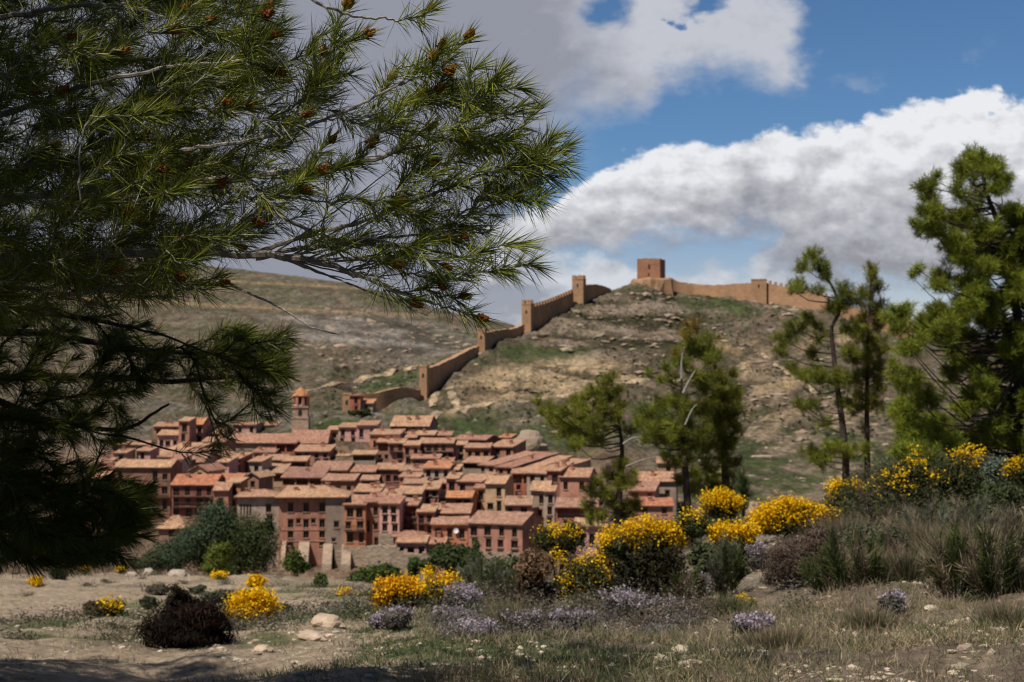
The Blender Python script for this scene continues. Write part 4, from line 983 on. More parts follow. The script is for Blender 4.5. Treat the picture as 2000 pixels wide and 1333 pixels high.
slope_pine('slim upright pine with a narrow spire top, just right of the crooked thin pine', [(1694, 930), (1694, 870), (1693, 800), (1694, 720), (1696, 640), (1700, 580), (1702, 522)], 31.6,
    [(1701, 525, 10), (1703, 545, 13), (1713, 562, 14), (1694, 575, 15), (1722, 600, 13), (1700, 605, 18), (1686, 625, 15), (1712, 635, 18), (1680, 655, 20), (1705, 670, 20), (1725, 685, 12), (1690, 695, 22), (1668, 700, 16), (1715, 715, 20), (1690, 735, 22), (1660, 745, 16), (1715, 760, 14), (1685, 775, 20), (1705, 795, 16), (1675, 800, 14), (1690, 840, 10), (1718, 742, 12)], .07, 2, base=(.22, .215, .028))
slope_pine('small pine leaning left, with sparse tufts on bare limbs above the village edge', [(1206, 1015), (1209, 970), (1213, 920), (1215, 880), (1211, 840), (1203, 795), (1194, 750)], 28.5,
    [(1195, 742, 13), (1172, 760, 17), (1150, 776, 17), (1190, 772, 17), (1208, 765, 10), (1122, 786, 14), (1140, 800, 16), (1170, 790, 16), (1132, 820, 20), (1100, 808, 18), (1076, 803, 14), (1056, 806, 9), (1050, 786, 6), (1085, 825, 14), (1108, 842, 22), (1140, 850, 22), (1165, 828, 20), (1180, 802, 16), (1168, 860, 14), (1200, 815, 14), (1125, 868, 14), (1232, 842, 10), (1214, 795, 12),
     (1216, 908, 13), (1196, 932, 18), (1212, 945, 16), (1168, 945, 13), (1226, 945, 16), (1152, 960, 11), (1180, 965, 14), (1150, 985, 12), (1240, 930, 9), (1195, 985, 18), (1172, 1010, 18), (1150, 1018, 12), (1230, 1000, 18), (1215, 1005, 16), (1240, 985, 14)], .075, 3, base=(.21, .22, .03), dead=((((1217, 868), (1236, 856), (1258, 853)), .02), (((1222, 912), (1258, 898), (1292, 890)), .018)))
slope_pine('pine with a bleached dead leader and brown tips, left one of the middle pair', [(1345, 1020), (1341, 960), (1337, 900), (1334, 850), (1332, 800), (1331, 760), (1332, 720)], 27,
    [(1352, 640, 14, 1), (1342, 655, 13, 1), (1358, 668, 16), (1340, 682, 15), (1372, 690, 15), (1318, 690, 8, 1), (1335, 710, 18), (1388, 705, 12), (1300, 720, 9), (1312, 742, 12), (1358, 735, 18), (1268, 735, 8), (1290, 745, 8), (1375, 760, 18), (1292, 792, 18), (1320, 782, 20), (1345, 800, 20), (1268, 808, 18), (1250, 828, 14), (1300, 830, 22), (1335, 838, 22), (1365, 800, 20), (1275, 840, 16), (1322, 865, 22), (1355, 870, 20), (1292, 860, 18), (1340, 900, 16), (1318, 905, 14), (1355, 925, 14), (1325, 940, 12), (1345, 965, 10), (1300, 890, 12), (1372, 850, 18), (1262, 855, 12)], .08, 4, base=(.19, .21, .028),
    dead=((((1332, 740), (1331, 715), (1333, 690)), .03), (((1334, 768), (1345, 745), (1358, 724)), .025), (((1338, 830), (1352, 800), (1361, 790)), .02)))
slope_pine('dark bushy pine, right one of the middle pair, reaching down to the yellow broom', [(1418, 965), (1416, 920), (1414, 870), (1408, 800), (1400, 740), (1392, 690), (1386, 660)], 28.2,
    [(1386, 665, 12), (1378, 690, 14), (1398, 695, 14), (1394, 735, 20), (1412, 755, 18), (1435, 732, 10), (1424, 780, 22), (1396, 775, 22), (1442, 770, 14), (1405, 805, 24), (1435, 808, 20), (1380, 800, 18), (1412, 835, 24), (1440, 840, 14), (1388, 835, 20), (1402, 865, 22), (1428, 868, 16), (1380, 880, 20), (1412, 895, 18), (1436, 905, 12), (1384, 915, 18), (1366, 935, 16), (1396, 940, 16), (1360, 958, 12), (1430, 930, 12), (1405, 960, 14), (1425, 955, 11), (1385, 955, 12)], .085, 5, base=(.19, .195, .028))
FP = [(1882, 322), (1912, 303), (1948, 322), (1972, 352), (1958, 390), (1992, 412), (2060, 420), (2110, 600), (2110, 880), (1745, 890), (1740, 830), (1765, 770), (1738, 728), (1770, 690), (1745, 625), (1795, 602), (1832, 600), (1806, 550), (1790, 528), (1832, 490), (1802, 440), (1786, 428), (1822, 400), (1792, 366), (1832, 350)]
cl = [(1895, 318, 15), (1912, 312, 16), (1930, 325, 16), (1945, 338, 14), (1968, 352, 9), (1880, 335, 16), (1905, 345, 20), (1798, 364, 10), (1812, 372, 14), (1788, 436, 9), (1800, 452, 12), (1795, 528, 10), (1780, 540, 6), (1752, 612, 12), (1738, 622, 9), (1770, 608, 12), (1748, 640, 9)]
cl += [(a, b, NR.uniform(12, 22)) for a, b in sample_poly(FP, 290)]
slope_pine('large dense bright green pine cut by the right edge of the picture', [(1998, 930), (1994, 860), (1990, 760), (1988, 640), (1975, 540), (1950, 440), (1925, 370), (1914, 312)], 25.5, cl, .12, 6, dens=1.0, base=(.20, .23, .026), dep=2.6, tl=.145, tw=.0066)
slope_pine('little dark conifer standing between the middle pines and the bright yellow broom', [(1452, 1000), (1451, 960), (1450, 925)], 27, [(1450, 930, 8), (1452, 945, 10), (1447, 958, 11), (1455, 970, 12), (1449, 985, 13)], .03, 7, base=(.07, .10, .03))

# ================================================================== BROADER SHRUBS AND TREES
def fit_d(px, yb, d):
    """distance near d at which the plant's foot row meets the ground"""
    best, bd = 1e9, d
    for f in np.linspace(.72, 1.38, 45):
        dd = d * f; x, y, z = G(px, dd); row = 666.5 - FX * ((z / y * CT - ST) / (CT + z / y * ST))
        e = abs(row - yb) + 40 * abs(f - 1)
        if e < best: best, bd = e, dd
    return bd
def shrub(name, label, cat, parts, d, base_px, stem=True, group=None, leaf=.045, n=3000, dep=.8, stems=10, flowers=None, fl_n=0, fl_col=(.80, .50, .004), fl_size=.03, twig=None, asp=.6, fl_r=.055, up=0.0):
    """parts: ellipses (px, py, rx, ry, colour); flowers: ellipses (px, py, rx, ry); built at distance d around base_px"""
    if d < 52: d = fit_d(base_px, max(p[1] + p[3] for p in parts) - 2, d)
    c0 = np.array(G(base_px, d)); root = empty(name, tuple(c0), 0, label, cat, group)
    tot = sum(p[2] * p[3] for p in parts); P_ = []; Cc = []; Nn = []; n = int(n * 1.7); leaf *= 1.35
    for (cx, cy, rx, ry, colr) in parts:
        k = max(40, int(n * rx * ry / tot)); dd = d + NR.uniform(-.2, .2) * dep
        c = PN(cx, cy, dd); R3 = np.array([rx, (rx * .5 + ry * .5) * dep, ry]) / FX * d
        nc = max(5, k // 55); cu = rdir(nc) * NR.uniform(.25, 1.0, (nc, 1)) ** .5          # clumps spread through the crown
        w = NR.integers(0, nc, k); q = cu[w] * .84 + NR.normal(size=(k, 3)) * .20
        tone = NR.uniform(.62, 1.3, nc)[w][:, None]
        P_.append(c + q * R3); Cc.append(shade(colr, k, .16, .07) * tone); Nn.append(unit((q - cu[w] * .86) / .17 * .5 + cu[w] * .7 + np.array([0, 0, .35])))
    P_ = np.concatenate(P_); Cc = np.concatenate(Cc)
    gz = c0[2] + .02; P_[:, 2] = np.maximum(P_[:, 2], gz + NR.uniform(0, .05, len(P_)))
    if stem:
        m = MB()
        for i in range(stems):
            t = P_[NR.integers(0, len(P_))] - c0; s = t * np.array([.12, .12, 0]) + np.array([0, 0, -.1])
            m.tube([tuple(s), tuple(s * .4 + t * np.array([.35, .35, .5]) ), tuple(t)], [.012 + .006 * np.linalg.norm(t), .012, .004], 5)
        m.build('stems', M['bark'] if twig is None else twig, root, True)
    leafq('foliage', P_ - c0, NR.uniform(.6, 1.3, len(P_)) * leaf, Cc, M['leaf'], root, asp, up, np.concatenate(Nn))
    if flowers:
        tot = sum(f[2] * f[3] for f in flowers); F = []
        for (cx, cy, rx, ry) in flowers:
            k = max(6, int(fl_n * rx * ry / tot)); ns = max(3, k // 14)
            a = NR.uniform(0, 6.28, ns); r = NR.uniform(0, 1, ns) ** .5
            c = PN(cx + rx * r * np.cos(a), cy - 2 + ry * r * np.sin(a), d + NR.uniform(-1.15, .1, ns) * dep * max(rx, 18) / FX * d)
            F.append(np.repeat(c, 14, 0) + NR.normal(size=(ns * 14, 3)) * fl_r * np.array([1, 1, .9]))
        F = np.concatenate(F); cc = shade(fl_col, len(F), .22, .06)
        leafq('blossom', F - c0, NR.uniform(.7, 1.3, len(F)) * fl_size, cc, M['flower'], root, .85)
    return root
DG_, BG_, OG, YG = (.068, .088, .032), (.075, .105, .058), (.085, .10, .028), (.13, .16, .03)
shrub('juniper', 'large rounded dark green juniper with pointed left top, in front of the palace', 'tree', [(425, 1020, 42, 42, BG_), (400, 1050, 50, 45, BG_), (470, 1050, 55, 50, DG_), (505, 1065, 42, 55, DG_), (450, 1090, 80, 40, DG_), (425, 990, 16, 16, BG_), (520, 1030, 16, 18, DG_)], 47, 460, leaf=.04, n=15000, dep=1, stems=14, asp=.35, up=.4)
shrub('juniper', 'low blue-green spreading juniper left of the large rounded one', 'tree', [(340, 1085, 50, 32, BG_), (375, 1060, 40, 35, BG_), (300, 1095, 36, 22, (.075, .085, .045)), (270, 1100, 22, 15, (.075, .085, .045))], 46, 345, leaf=.036, n=8000, dep=1, asp=.35, up=.4)
shrub('bush', 'small yellow-green bush standing in front of the large rounded juniper', 'bush', [(425, 1092, 24, 30, YG), (440, 1075, 14, 16, YG), (412, 1108, 16, 14, YG)], 43.5, 425, leaf=.032, n=3600, dep=1, asp=.4, up=.4)
shrub('bush', 'small bright green bush at the foot of the palace buttresses', 'bush', [(576, 1098, 22, 22, (.08, .11, .025)), (572, 1080, 10, 12, (.08, .11, .025)), (592, 1108, 14, 12, (.07, .10, .025))], 60, 576, leaf=.05, n=1600, dep=1)
shrub('bush', 'tiny round green shrub on the pale slope right of the palace foot', 'bush', [(625, 1138, 14, 18, (.07, .10, .03))], 38, 625, leaf=.03, n=700, dep=1)
shrub('tree', 'wide dark green tree below the orange front house', 'tree', [(880, 1090, 42, 26, DG_), (860, 1080, 24, 18, DG_), (915, 1095, 34, 22, DG_), (840, 1108, 20, 16, DG_), (930, 1075, 10, 16, DG_)], 112, 885, leaf=.11, n=4200, dep=1)
shrub('tree', 'small upright green tree in front of the grey retaining wall', 'tree', [(808, 1112, 12, 22, (.06, .10, .03)), (811, 1098, 8, 14, (.06, .10, .03))], 118, 809, leaf=.1, n=1000, dep=1)
shrub('bush', 'broad fresh green bush under the front houses behind the orange-yellow broom', 'bush', [(715, 1135, 34, 24, (.07, .10, .025)), (745, 1122, 30, 20, (.075, .105, .025)), (690, 1145, 18, 14, (.06, .09, .025)), (770, 1128, 20, 14, (.07, .1, .025))], 55, 722, leaf=.055, n=3600, dep=1)
shrub('bush', 'greyish green bush behind the dry brown shrub', 'bush', [(965, 1120, 45, 28, (.10, .105, .06)), (920, 1128, 30, 20, (.10, .105, .06)), (1000, 1110, 25, 24, (.10, .11, .055))], 27, 960, leaf=.035, n=3500, dep=1)
shrub('bush', 'dark shrubs by the red tower house on the hill', 'bush', [(700, 808, 12, 8, DG_), (715, 806, 12, 9, DG_), (684, 808, 7, 8, (.06, .09, .03))], 386, 704, leaf=.28, n=500, dep=1)

GB = 'yellow broom bushes in bloom'
bg = (.075, .085, .03); bd = (.05, .05, .025); YEL = (.80, .50, .004)  # bd: lower broom foliage darkened to stand for shade underneath
def broom(label, parts, d, bp, fl, fn, n=2500, **k):
    k.setdefault('fl_size', .0155 * (d / 16) ** .5); k.setdefault('leaf', .024); k.setdefault('fl_r', .045)
    return shrub('broom_bush', label, 'bush', parts, d, bp, True, GB, n=n, flowers=fl, fl_n=int(fn * 1.5), asp=.3, up=.5, **k)
broom('round solid yellow broom bush standing alone on the left clearing', [(490, 1190, 46, 28, bg)], 16.2, 492, [(485, 1178, 38, 20), (505, 1180, 32, 22), (470, 1195, 26, 18), (535, 1190, 12, 7), (500, 1200, 34, 10)], 3000, 1600)
broom('small yellow broom tuft nearest the big rounded juniper, right one', [(498, 1142, 16, 9, bg)], 33, 499, [(500, 1138, 17, 9)], 500, 500, fl_size=.03)
broom('small yellow broom tuft at the foot of the yellow-green bush', [(427, 1130, 14, 7, bg)], 40, 427, [(427, 1127, 14, 6)], 350, 400, fl_size=.03)
broom('tiny yellow broom tuft at the far left under the dark boughs', [(70, 1138, 12, 8, bg)], 37, 70, [(70, 1138, 12, 6)], 160, 400, fl_size=.03)
broom('tiny yellow broom tuft under the dark boughs, third from the left edge', [(165, 1112, 12, 10, bg)], 43, 165, [(165, 1110, 9, 6)], 150, 400, fl_size=.03)
broom('small yellow broom tuft by the white rocks left of the low juniper', [(238, 1110, 12, 10, bg)], 43, 238, [(238, 1112, 9, 5)], 90, 400, fl_size=.03)
broom('low brownish broom with a few yellow sprays, left of the dark brown shrub', [(200, 1190, 38, 18, (.12, .09, .05)), (226, 1190, 22, 20, bg), (178, 1192, 18, 14, (.15, .11, .06))], 17.5, 205, [(230, 1176, 14, 14), (215, 1184, 30, 14)], 130, 2000)
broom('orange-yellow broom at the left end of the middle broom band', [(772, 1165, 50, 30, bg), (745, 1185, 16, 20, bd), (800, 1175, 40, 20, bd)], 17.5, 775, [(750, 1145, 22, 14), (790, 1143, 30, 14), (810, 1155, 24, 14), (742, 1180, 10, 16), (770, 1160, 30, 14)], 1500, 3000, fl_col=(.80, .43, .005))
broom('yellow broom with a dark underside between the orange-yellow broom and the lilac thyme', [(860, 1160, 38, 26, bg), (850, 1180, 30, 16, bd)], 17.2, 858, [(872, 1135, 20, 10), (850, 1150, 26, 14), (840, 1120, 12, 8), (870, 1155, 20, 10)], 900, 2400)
broom('small yellow broom sprig on the slope below the palace ramp', [(675, 1165, 16, 8, bg)], 24, 676, [(676, 1162, 15, 7)], 160, 500)
broom('green broom with scattered yellow tips behind the dry brown shrub', [(1090, 1062, 46, 36, (.075, .075, .03)), (1060, 1055, 20, 20, bg), (1120, 1050, 24, 30, (.08, .08, .035))], 21, 1090, [(1100, 1040, 36, 20), (1055, 1048, 10, 14), (1085, 1030, 22, 10)], 420, 3400)
broom('loose yellow broom spreading in front, between the dry brown shrub and the big broom', [(1145, 1135, 48, 44, (.07, .075, .03)), (1110, 1150, 30, 30, bd)], 15, 1140, [(1150, 1095, 30, 14), (1140, 1130, 44, 24), (1165, 1150, 28, 24), (1120, 1160, 30, 14), (1180, 1110, 12, 12), (1090, 1090, 12, 12)], 1500, 4000)
broom('largest broom with a thick yellow crest over a hollow coloured black as shade', [(1250, 1085, 80, 60, (.055, .055, .025)), (1210, 1065, 42, 34, bg), (1290, 1050, 46, 32, bg), (1255, 1110, 76, 42, (.05, .04, .025)), (1240, 1150, 70, 24, (.05, .042, .026)), (1320, 1120, 34, 40, (.06, .065, .03))], 16, 1250, [(1270, 1030, 48, 14), (1215, 1052, 42, 20), (1185, 1075, 16, 26), (1300, 1045, 32, 14), (1245, 1055, 40, 16), (1318, 1062, 16, 8), (1305, 1085, 8, 6)], 3600, 6500)  # lower leaves coloured near black as shade under the crest
broom('round golden broom at the foot of the middle pines', [(1410, 990, 40, 28, bg)], 24, 1410, [(1405, 972, 36, 16), (1425, 985, 26, 16), (1385, 985, 14, 14)], 1100, 2200)
broom('broom with yellow sprays hanging to the left of the bright crest', [(1430, 1050, 44, 36, bg), (1450, 1075, 26, 40, bd), (1350, 1030, 40, 30, (.08, .09, .035))], 17.5, 1425, [(1440, 1058, 26, 18), (1420, 1035, 34, 14), (1400, 1045, 20, 14), (1350, 1015, 18, 16), (1455, 1040, 18, 18)], 1700, 3600)
broom('brightest broom with the longest golden crest, centre right', [(1555, 1015, 80, 34, bg), (1500, 1030, 40, 22, bg)], 19, 1550, [(1540, 995, 48, 20), (1510, 1015, 40, 16), (1575, 1010, 44, 22), (1620, 1010, 22, 14), (1625, 1025, 14, 8), (1490, 1000, 18, 14), (1480, 1025, 20, 12)], 4200, 4000)
broom('golden-topped broom at the foot of the crooked thin pine', [(1652, 975, 40, 34, bg)], 23, 1652, [(1650, 958, 34, 18), (1665, 975, 24, 18), (1630, 985, 18, 10)], 1500, 2400)
broom('single low yellow sprig on the bare earth below the dead brown bush', [(1458, 1182, 18, 8, (.1, .12, .04))], 13, 1458, [(1452, 1176, 10, 6)], 90, 500)
broom('dark broom with thin yellow dots below the large pine, left one', [(1760, 960, 60, 50, (.06, .065, .028)), (1730, 985, 40, 36, (.05, .05, .025)), (1790, 930, 40, 40, (.07, .08, .028))], 21, 1765, [(1790, 900, 30, 24), (1750, 935, 50, 26), (1715, 955, 16, 12), (1800, 935, 30, 20)], 380, 5000)
broom('dark broom with brighter yellow tips below the large pine, middle one', [(1870, 930, 52, 50, (.06, .068, .028)), (1850, 965, 40, 30, (.055, .06, .03))], 21.5, 1868, [(1890, 895, 26, 22), (1865, 885, 16, 14), (1900, 915, 16, 12), (1850, 925, 30, 20), (1915, 880, 10, 10)], 420, 4000)
broom('broom with yellow tips cut by the right edge under the large pine', [(1998, 925, 40, 30, (.065, .075, .03))], 20.5, 1990, [(1990, 905, 16, 14), (1975, 918, 12, 10)], 260, 2000)
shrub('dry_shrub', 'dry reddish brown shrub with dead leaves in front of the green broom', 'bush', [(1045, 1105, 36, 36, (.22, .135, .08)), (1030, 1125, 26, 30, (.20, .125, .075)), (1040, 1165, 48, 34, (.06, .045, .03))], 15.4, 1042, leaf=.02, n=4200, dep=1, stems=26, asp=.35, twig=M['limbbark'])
shrub('dry_shrub', 'dead brown twiggy bush under the brightest golden broom', 'bush', [(1560, 1085, 72, 48, (.14, .10, .075)), (1520, 1110, 40, 40, (.12, .085, .065)), (1600, 1070, 44, 44, (.15, .105, .08)), (1585, 1060, 12, 20, (.24, .12, .055))], 14, 1555, leaf=.016, n=5200, dep=1, stems=60, asp=.25, twig=M['limbbark'])
shrub('dark_shrub', 'dark brown nearly black shrub on the left, pine shade put into its colour', 'bush', [(370, 1205, 72, 42, (.030, .019, .014)), (315, 1236, 56, 30, (.022, .015, .011)), (405, 1200, 50, 30, (.036, .021, .015)), (345, 1165, 24, 20, (.045, .034, .022)), (430, 1236, 30, 24, (.03, .02, .014)), (385, 1244, 60, 18, (.022, .015, .011)), (372, 1178, 14, 16, (.034, .022, .016))], 12.6, 358, leaf=.024, n=6500, dep=1, stems=130, asp=.16, up=1.2)  # dead dark brown, deepened further to stand for pine shade
shrub('grey_shrub', 'blue-grey lavender bush under the large pine, right', 'bush', [(1935, 925, 34, 24, (.17, .20, .15)), (1950, 905, 22, 14, (.17, .20, .15)), (1905, 945, 30, 18, (.14, .17, .11))], 19.5, 1932, leaf=.022, n=3000, dep=1, asp=.3)
shrub('bush', 'dark green cushion bush at the right edge below the lavender', 'bush', [(1955, 965, 44, 24, (.06, .08, .03)), (1990, 975, 30, 26, (.05, .07, .03))], 18, 1962, leaf=.025, n=3200, dep=1)
shrub('bush', 'pale sage-green bush right of the golden-topped broom', 'bush', [(1690, 1060, 50, 36, (.14, .135, .085)), (1640, 1075, 40, 36, (.13, .125, .08)), (1740, 1070, 40, 40, (.12, .12, .075))], 15.5, 1690, leaf=.022, n=4500, dep=1, asp=.25, up=.5)
shrub('bush', 'green bush in the hollow left of the dead brown bush', 'bush', [(1410, 1105, 40, 36, (.075, .085, .04)), (1375, 1090, 30, 30, (.07, .08, .035)), (1440, 1120, 26, 30, (.09, .10, .05))], 15, 1408, leaf=.022, n=3600, dep=1)
GT = 'lilac thyme cushions'
def thyme(label, x, y, rx, ry, d, col=(.155, .14, .118), fc=(.42, .355, .41), fn=520):
    b = G(x, d)
    return shrub('thyme_cushion', label, 'plant', [(x, y, rx, ry, col), (x - rx * .4, y + ry * .3, rx * .6, ry * .7, tuple(c * .8 for c in col))], d, x, True, GT, leaf=.016, n=int(1500 * (rx / 45)), dep=1, stems=12, asp=.35, flowers=[(x, y - ry * .55, rx * .9, ry * .5), (x + rx * .2, y - ry * .2, rx * .7, ry * .45)], fl_n=fn, fl_col=fc, fl_size=.011, fl_r=.022, twig=M['limbbark'])
for a in (('grey lilac thyme cushion right of the dark-bellied yellow broom', 905, 1172, 38, 30, 14.2), ('small thyme cushion below the orange-yellow broom', 775, 1208, 30, 18, 14.3), ('thyme cushion in front of the first grey lilac one', 880, 1208, 40, 18, 13.2),
          ('thyme cushion with whitish heads on the middle of the slope', 935, 1235, 38, 22, 11.6), ('wide grey thyme cushion under the dry brown shrub', 1020, 1215, 46, 22, 12.6), ('thyme cushion below the loose yellow broom', 1115, 1215, 50, 22, 12.4),
          ('dense lilac thyme cushion under the largest broom', 1295, 1192, 48, 24, 12.8), ('pale thyme cushion left of the dense lilac one', 1215, 1180, 50, 28, 13.3), ('rounded lilac thyme cushion on a dark stem, right of the black hollow', 1382, 1147, 25, 20, 13.6), ('lilac thyme cushion leaning on the dead brown bush', 1478, 1090, 22, 26, 16.5),
          ('dark faded thyme cushion on the bare earth', 1470, 1222, 40, 22, 11.2), ('faded thyme cushion in front of the stony patch', 1740, 1185, 26, 24, 11.4), ('small lilac thyme among the dry grass, upper right', 1935, 1035, 30, 12, 15.5), ('small grey thyme at the left foot of the middle brooms', 745, 1218, 26, 14, 13.6)):
    thyme(*a)
for lab, x, y, rx, ry, d, c in (('grey-green mound right behind the dark brown shrub', 425, 1165, 34, 12, 22, (.10, .105, .07)), ('small dark green mound beside the grey-green one', 388, 1152, 16, 9, 26, (.07, .085, .05)), ('faded grey mound on the pale clearing', 310, 1152, 30, 12, 25, (.13, .115, .085)),
                        ('low green cushion left of the dark brown shrub', 290, 1178, 18, 12, 19, (.08, .095, .05)), ('small dark mound at the left under the dark boughs', 115, 1122, 18, 14, 38, (.05, .055, .035)), ('dull mound by the solitary yellow broom', 555, 1190, 16, 8, 17.5, (.10, .10, .06))):
    shrub('cushion_plant', lab, 'plant', [(x, y, rx, ry, c)], d, x, True, 'low cushion plants on the clearing', leaf=.022, n=900, dep=1, stems=6, asp=.4)

# far shrubs dotted over the castle hill: nobody could count them
B = []; Cc = []
for _ in range(2600):
    px = R.uniform(620, 1980); d = R.uniform(352, 600); x = (px - 1000) / FX * d; z = HD(x, d); s = R.uniform(.25, .8)
    if fbm(x * .03, d * .03, 3, 88) < .5: continue
    k = 16; B.append(np.array([x, d, z + s * .3]) + rdir(k) * NR.uniform(.3, 1, (k, 1)) * np.array([s, s, s * .7])); Cc.append(shade((.05, .06, .028), k, .35, .1))
o = leafq('hillside_scrub', np.concatenate(B), .26, np.concatenate(Cc), M['leaf'], None, .7); tag(o, kind='stuff')
# ================================================================== THE NEAR PINE
TB = np.array([-3.35, 4.9, 0]); TB[2] = H(TB[0], TB[1]) - .1
near_pine = empty('pine_tree', tuple(TB), 0, 'large shading pine whose long-needled boughs with orange pollen cones fill the left of the picture', 'tree')
def world(px, py, d): return np.array(P(px, py, d))
limbs = {   # measured limb lines: photo column, row, distance
 'a': [(-930, 640, 4.9), (-350, 560, 4.7), (60, 500, 4.5), (330, 492, 4.35), (540, 500, 4.25), (650, 520, 4.2), (760, 562, 4.15), (850, 595, 4.1)],
 'b': [(-930, 560, 4.9), (-300, 440, 4.7), (40, 385, 4.5), (260, 365, 4.4), (480, 345, 4.3), (620, 330, 4.2), (740, 310, 4.12), (850, 235, 4.05)],
 'c': [(-930, 420, 4.9), (-300, 290, 4.7), (0, 225, 4.4), (180, 165, 4.25), (330, 132, 4.15), (470, 118, 4.1)],
 'd': [(150, 330, 4.5), (330, 295, 4.3), (420, 285, 4.2), (590, 250, 4.12), (700, 205, 4.08), (790, 160, 4.05)],
 'e': [(330, -260, 4.4), (470, -120, 4.2), (560, -40, 4.05), (625, 8, 4.0), (700, 33, 3.98), (768, 38, 3.98)],
 'f': [(480, 500, 4.3), (600, 460, 4.25), (720, 430, 4.18), (830, 385, 4.12), (930, 345, 4.08)],
 'g': [(500, 505, 4.3), (620, 480, 4.3), (740, 478, 4.25), (850, 490, 4.2), (940, 515, 4.15)],
 'h': [(430, 350, 4.3), (560, 430, 4.25), (680, 470, 4.3), (800, 460, 4.25), (880, 440, 4.2)],
 'i': [(-930, 690, 4.9), (-350, 650, 4.8), (0, 560, 4.5), (130, 575, 4.4), (260, 560, 4.3), (380, 565, 4.25)],
 'j': [(-200, 60, 4.8), (60, 25, 4.5), (200, 10, 4.3), (360, 40, 4.2)],
 'k': [(690, 320, 4.15), (800, 290, 4.1), (900, 270, 4.08), (1000, 300, 4.05)],
}
rl = dict(a=.022, b=.018, c=.015, d=.008, e=.007, f=.008, g=.008, h=.007, i=.012, j=.011, k=.006)
NODES = []; NDIR = []
lm = MB()
def addcurve(pts, r0, r1, n, target=None, jit=.0022):
    q = pchip(np.arange(len(pts)), np.array(pts), np.linspace(0, len(pts) - 1, n))
    q[1:-1] += NR.normal(size=q[1:-1].shape) * jit
    (target or lm).tube([tuple(p - TB) for p in q], list(np.linspace(r0, r1, n)), 6 if r0 > .005 else 5)
    return q
for k_, L_ in limbs.items():
    q = addcurve([world(*p) for p in L_], rl[k_], .003 if rl[k_] < .016 else .004, 40)
    for i in range(6, 40):
        NODES.append(q[i]); NDIR.append((q[min(i + 1, 39)] - q[i - 1]))
for _ in range(24):        # bare grey twigs fanning out of the shaded bough
    x0 = R.uniform(520, 700); y0 = float(np.interp(x0, [520, 650, 760], [499, 520, 562])); d0 = float(np.interp(x0, [540, 650, 760], [4.25, 4.2, 4.15])); x1, y1 = R.uniform(690, 840), 0
    y1 = y0 + (x1 - x0) * R.uniform(-.75, .42) ; xm, ym = (x0 + x1) / 2, (y0 + y1) / 2 + R.uniform(-4, 16)
    dd = R.uniform(4.12, 4.4); q = addcurve([world(x0, y0, d0), world(xm, ym, dd - .03), world(x1, y1, dd - .08)], .0036, .0014, 14, None, .0012)
    for i in range(6, 12): NODES.append(q[i]); NDIR.append(q[min(i + 1, 11)] - q[i - 1])
lm.build('limb', M['limbbark'], near_pine, True)
tm = MB()
tm.tube([tuple(p) for p in (np.array([0, 0, -.3]), np.array([.02, .02, .9]), np.array([.06, 0, 2.0]), np.array([.02, .05, 3.2]), np.array([.1, .1, 4.6]), np.array([.1, .2, 6.3]))], [.19, .16, .14, .12, .085, .03], 12)
bm_ = MB()
for i in range(40):        # boughs that carry the rest of the crown
    a = R.uniform(0, 6.283); z = R.uniform(2.8, 8.6); l = min(3.2, (9.6 - z) * .6)
    s = np.array([.06, .05, z]); e = s + np.array([math.cos(a) * l, math.sin(a) * l, R.uniform(.1, .5)])
    ew = e + TB
    if ew[1] > .3 and ew[0] / ew[1] > -.47 and ew[2] / ew[1] < .36: continue
    if ew[0] > -1.1: continue
    bm_.tube([tuple(s), tuple((s + e) / 2 + np.array([0, 0, -.1])), tuple(e)], [.04, .025, .01], 6)
tm.build('trunk', M['bark'], near_pine, True); bm_.build('limbs', M['bark'], near_pine, True)
def P3(px, py): return np.array([px, py])
# measured shoot tips (with pollen cones)
tips = [(674, 17), (709, 69), (838, 20), (907, 79), (857, 99), (934, 131), (870, 148), (974, 144), (966, 163), (1018, 173), (1043, 218), (1068, 282), (1100, 290), (1103, 324), (1021, 317), (956, 292), (901, 275), (830, 250), (838, 322), (719, 287), (642, 280), (620, 337), (773, 396),
        (971, 366), (1055, 391), (1083, 346), (862, 468), (862, 517), (763, 515), (981, 530), (1043, 520), (1023, 478), (897, 460), (897, 579), (932, 619), (803, 587), (855, 554), (818, 186), (1006, 282), (940, 215), (130, 75), (228, 105), (403, 44), (530, 75), (534, 138), (516, 18), (434, 207), (481, 207), (98, 287), (270, 271),
        (308, 336), (427, 361), (621, 338), (585, 375), (245, 425), (490, 431), (346, 474), (342, 542), (216, 532), (428, 557), (60, 180), (330, 60)]
cone_tips = set(range(len(tips)))
fill_r = sample_poly([(640, 250), (760, 190), (930, 120), (1060, 190), (1105, 310), (1060, 420), (930, 470), (780, 440), (640, 400)], 76)
fill_r2 = sample_poly([(640, 430), (900, 440), (1020, 480), (960, 560), (900, 600), (760, 560), (640, 500)], 20)
fill_t = sample_poly([(600, 60), (720, 90), (860, 60), (900, 120), (800, 190), (660, 220), (600, 200)], 26)
fill_l = sample_poly([(-60, -60), (560, -60), (570, 130), (640, 300), (600, 420), (470, 480), (440, 560), (330, 590), (180, 590), (-60, 640)], 430)
T_ = [(a, b, NR.uniform(3.95, 4.2), 1, i) for i, (a, b) in enumerate(tips)]
T_ += [(a, b, NR.uniform(3.95, 4.35), 0, -1) for a, b in np.concatenate((fill_r, fill_r2, fill_t))]
T_ += [(a, b, NR.uniform(3.9, 5.4), 0, -1) for a, b in fill_l]
T_ += [(a, b, NR.uniform(4.6, 6.2), 0, -1) for a, b in sample_poly([(-80, -80), (480, -80), (520, 120), (560, 260), (470, 330), (300, 420), (330, 560), (-60, 640)], 260)]
T_.sort(key=lambda t: t[0] - .15 * t[1])
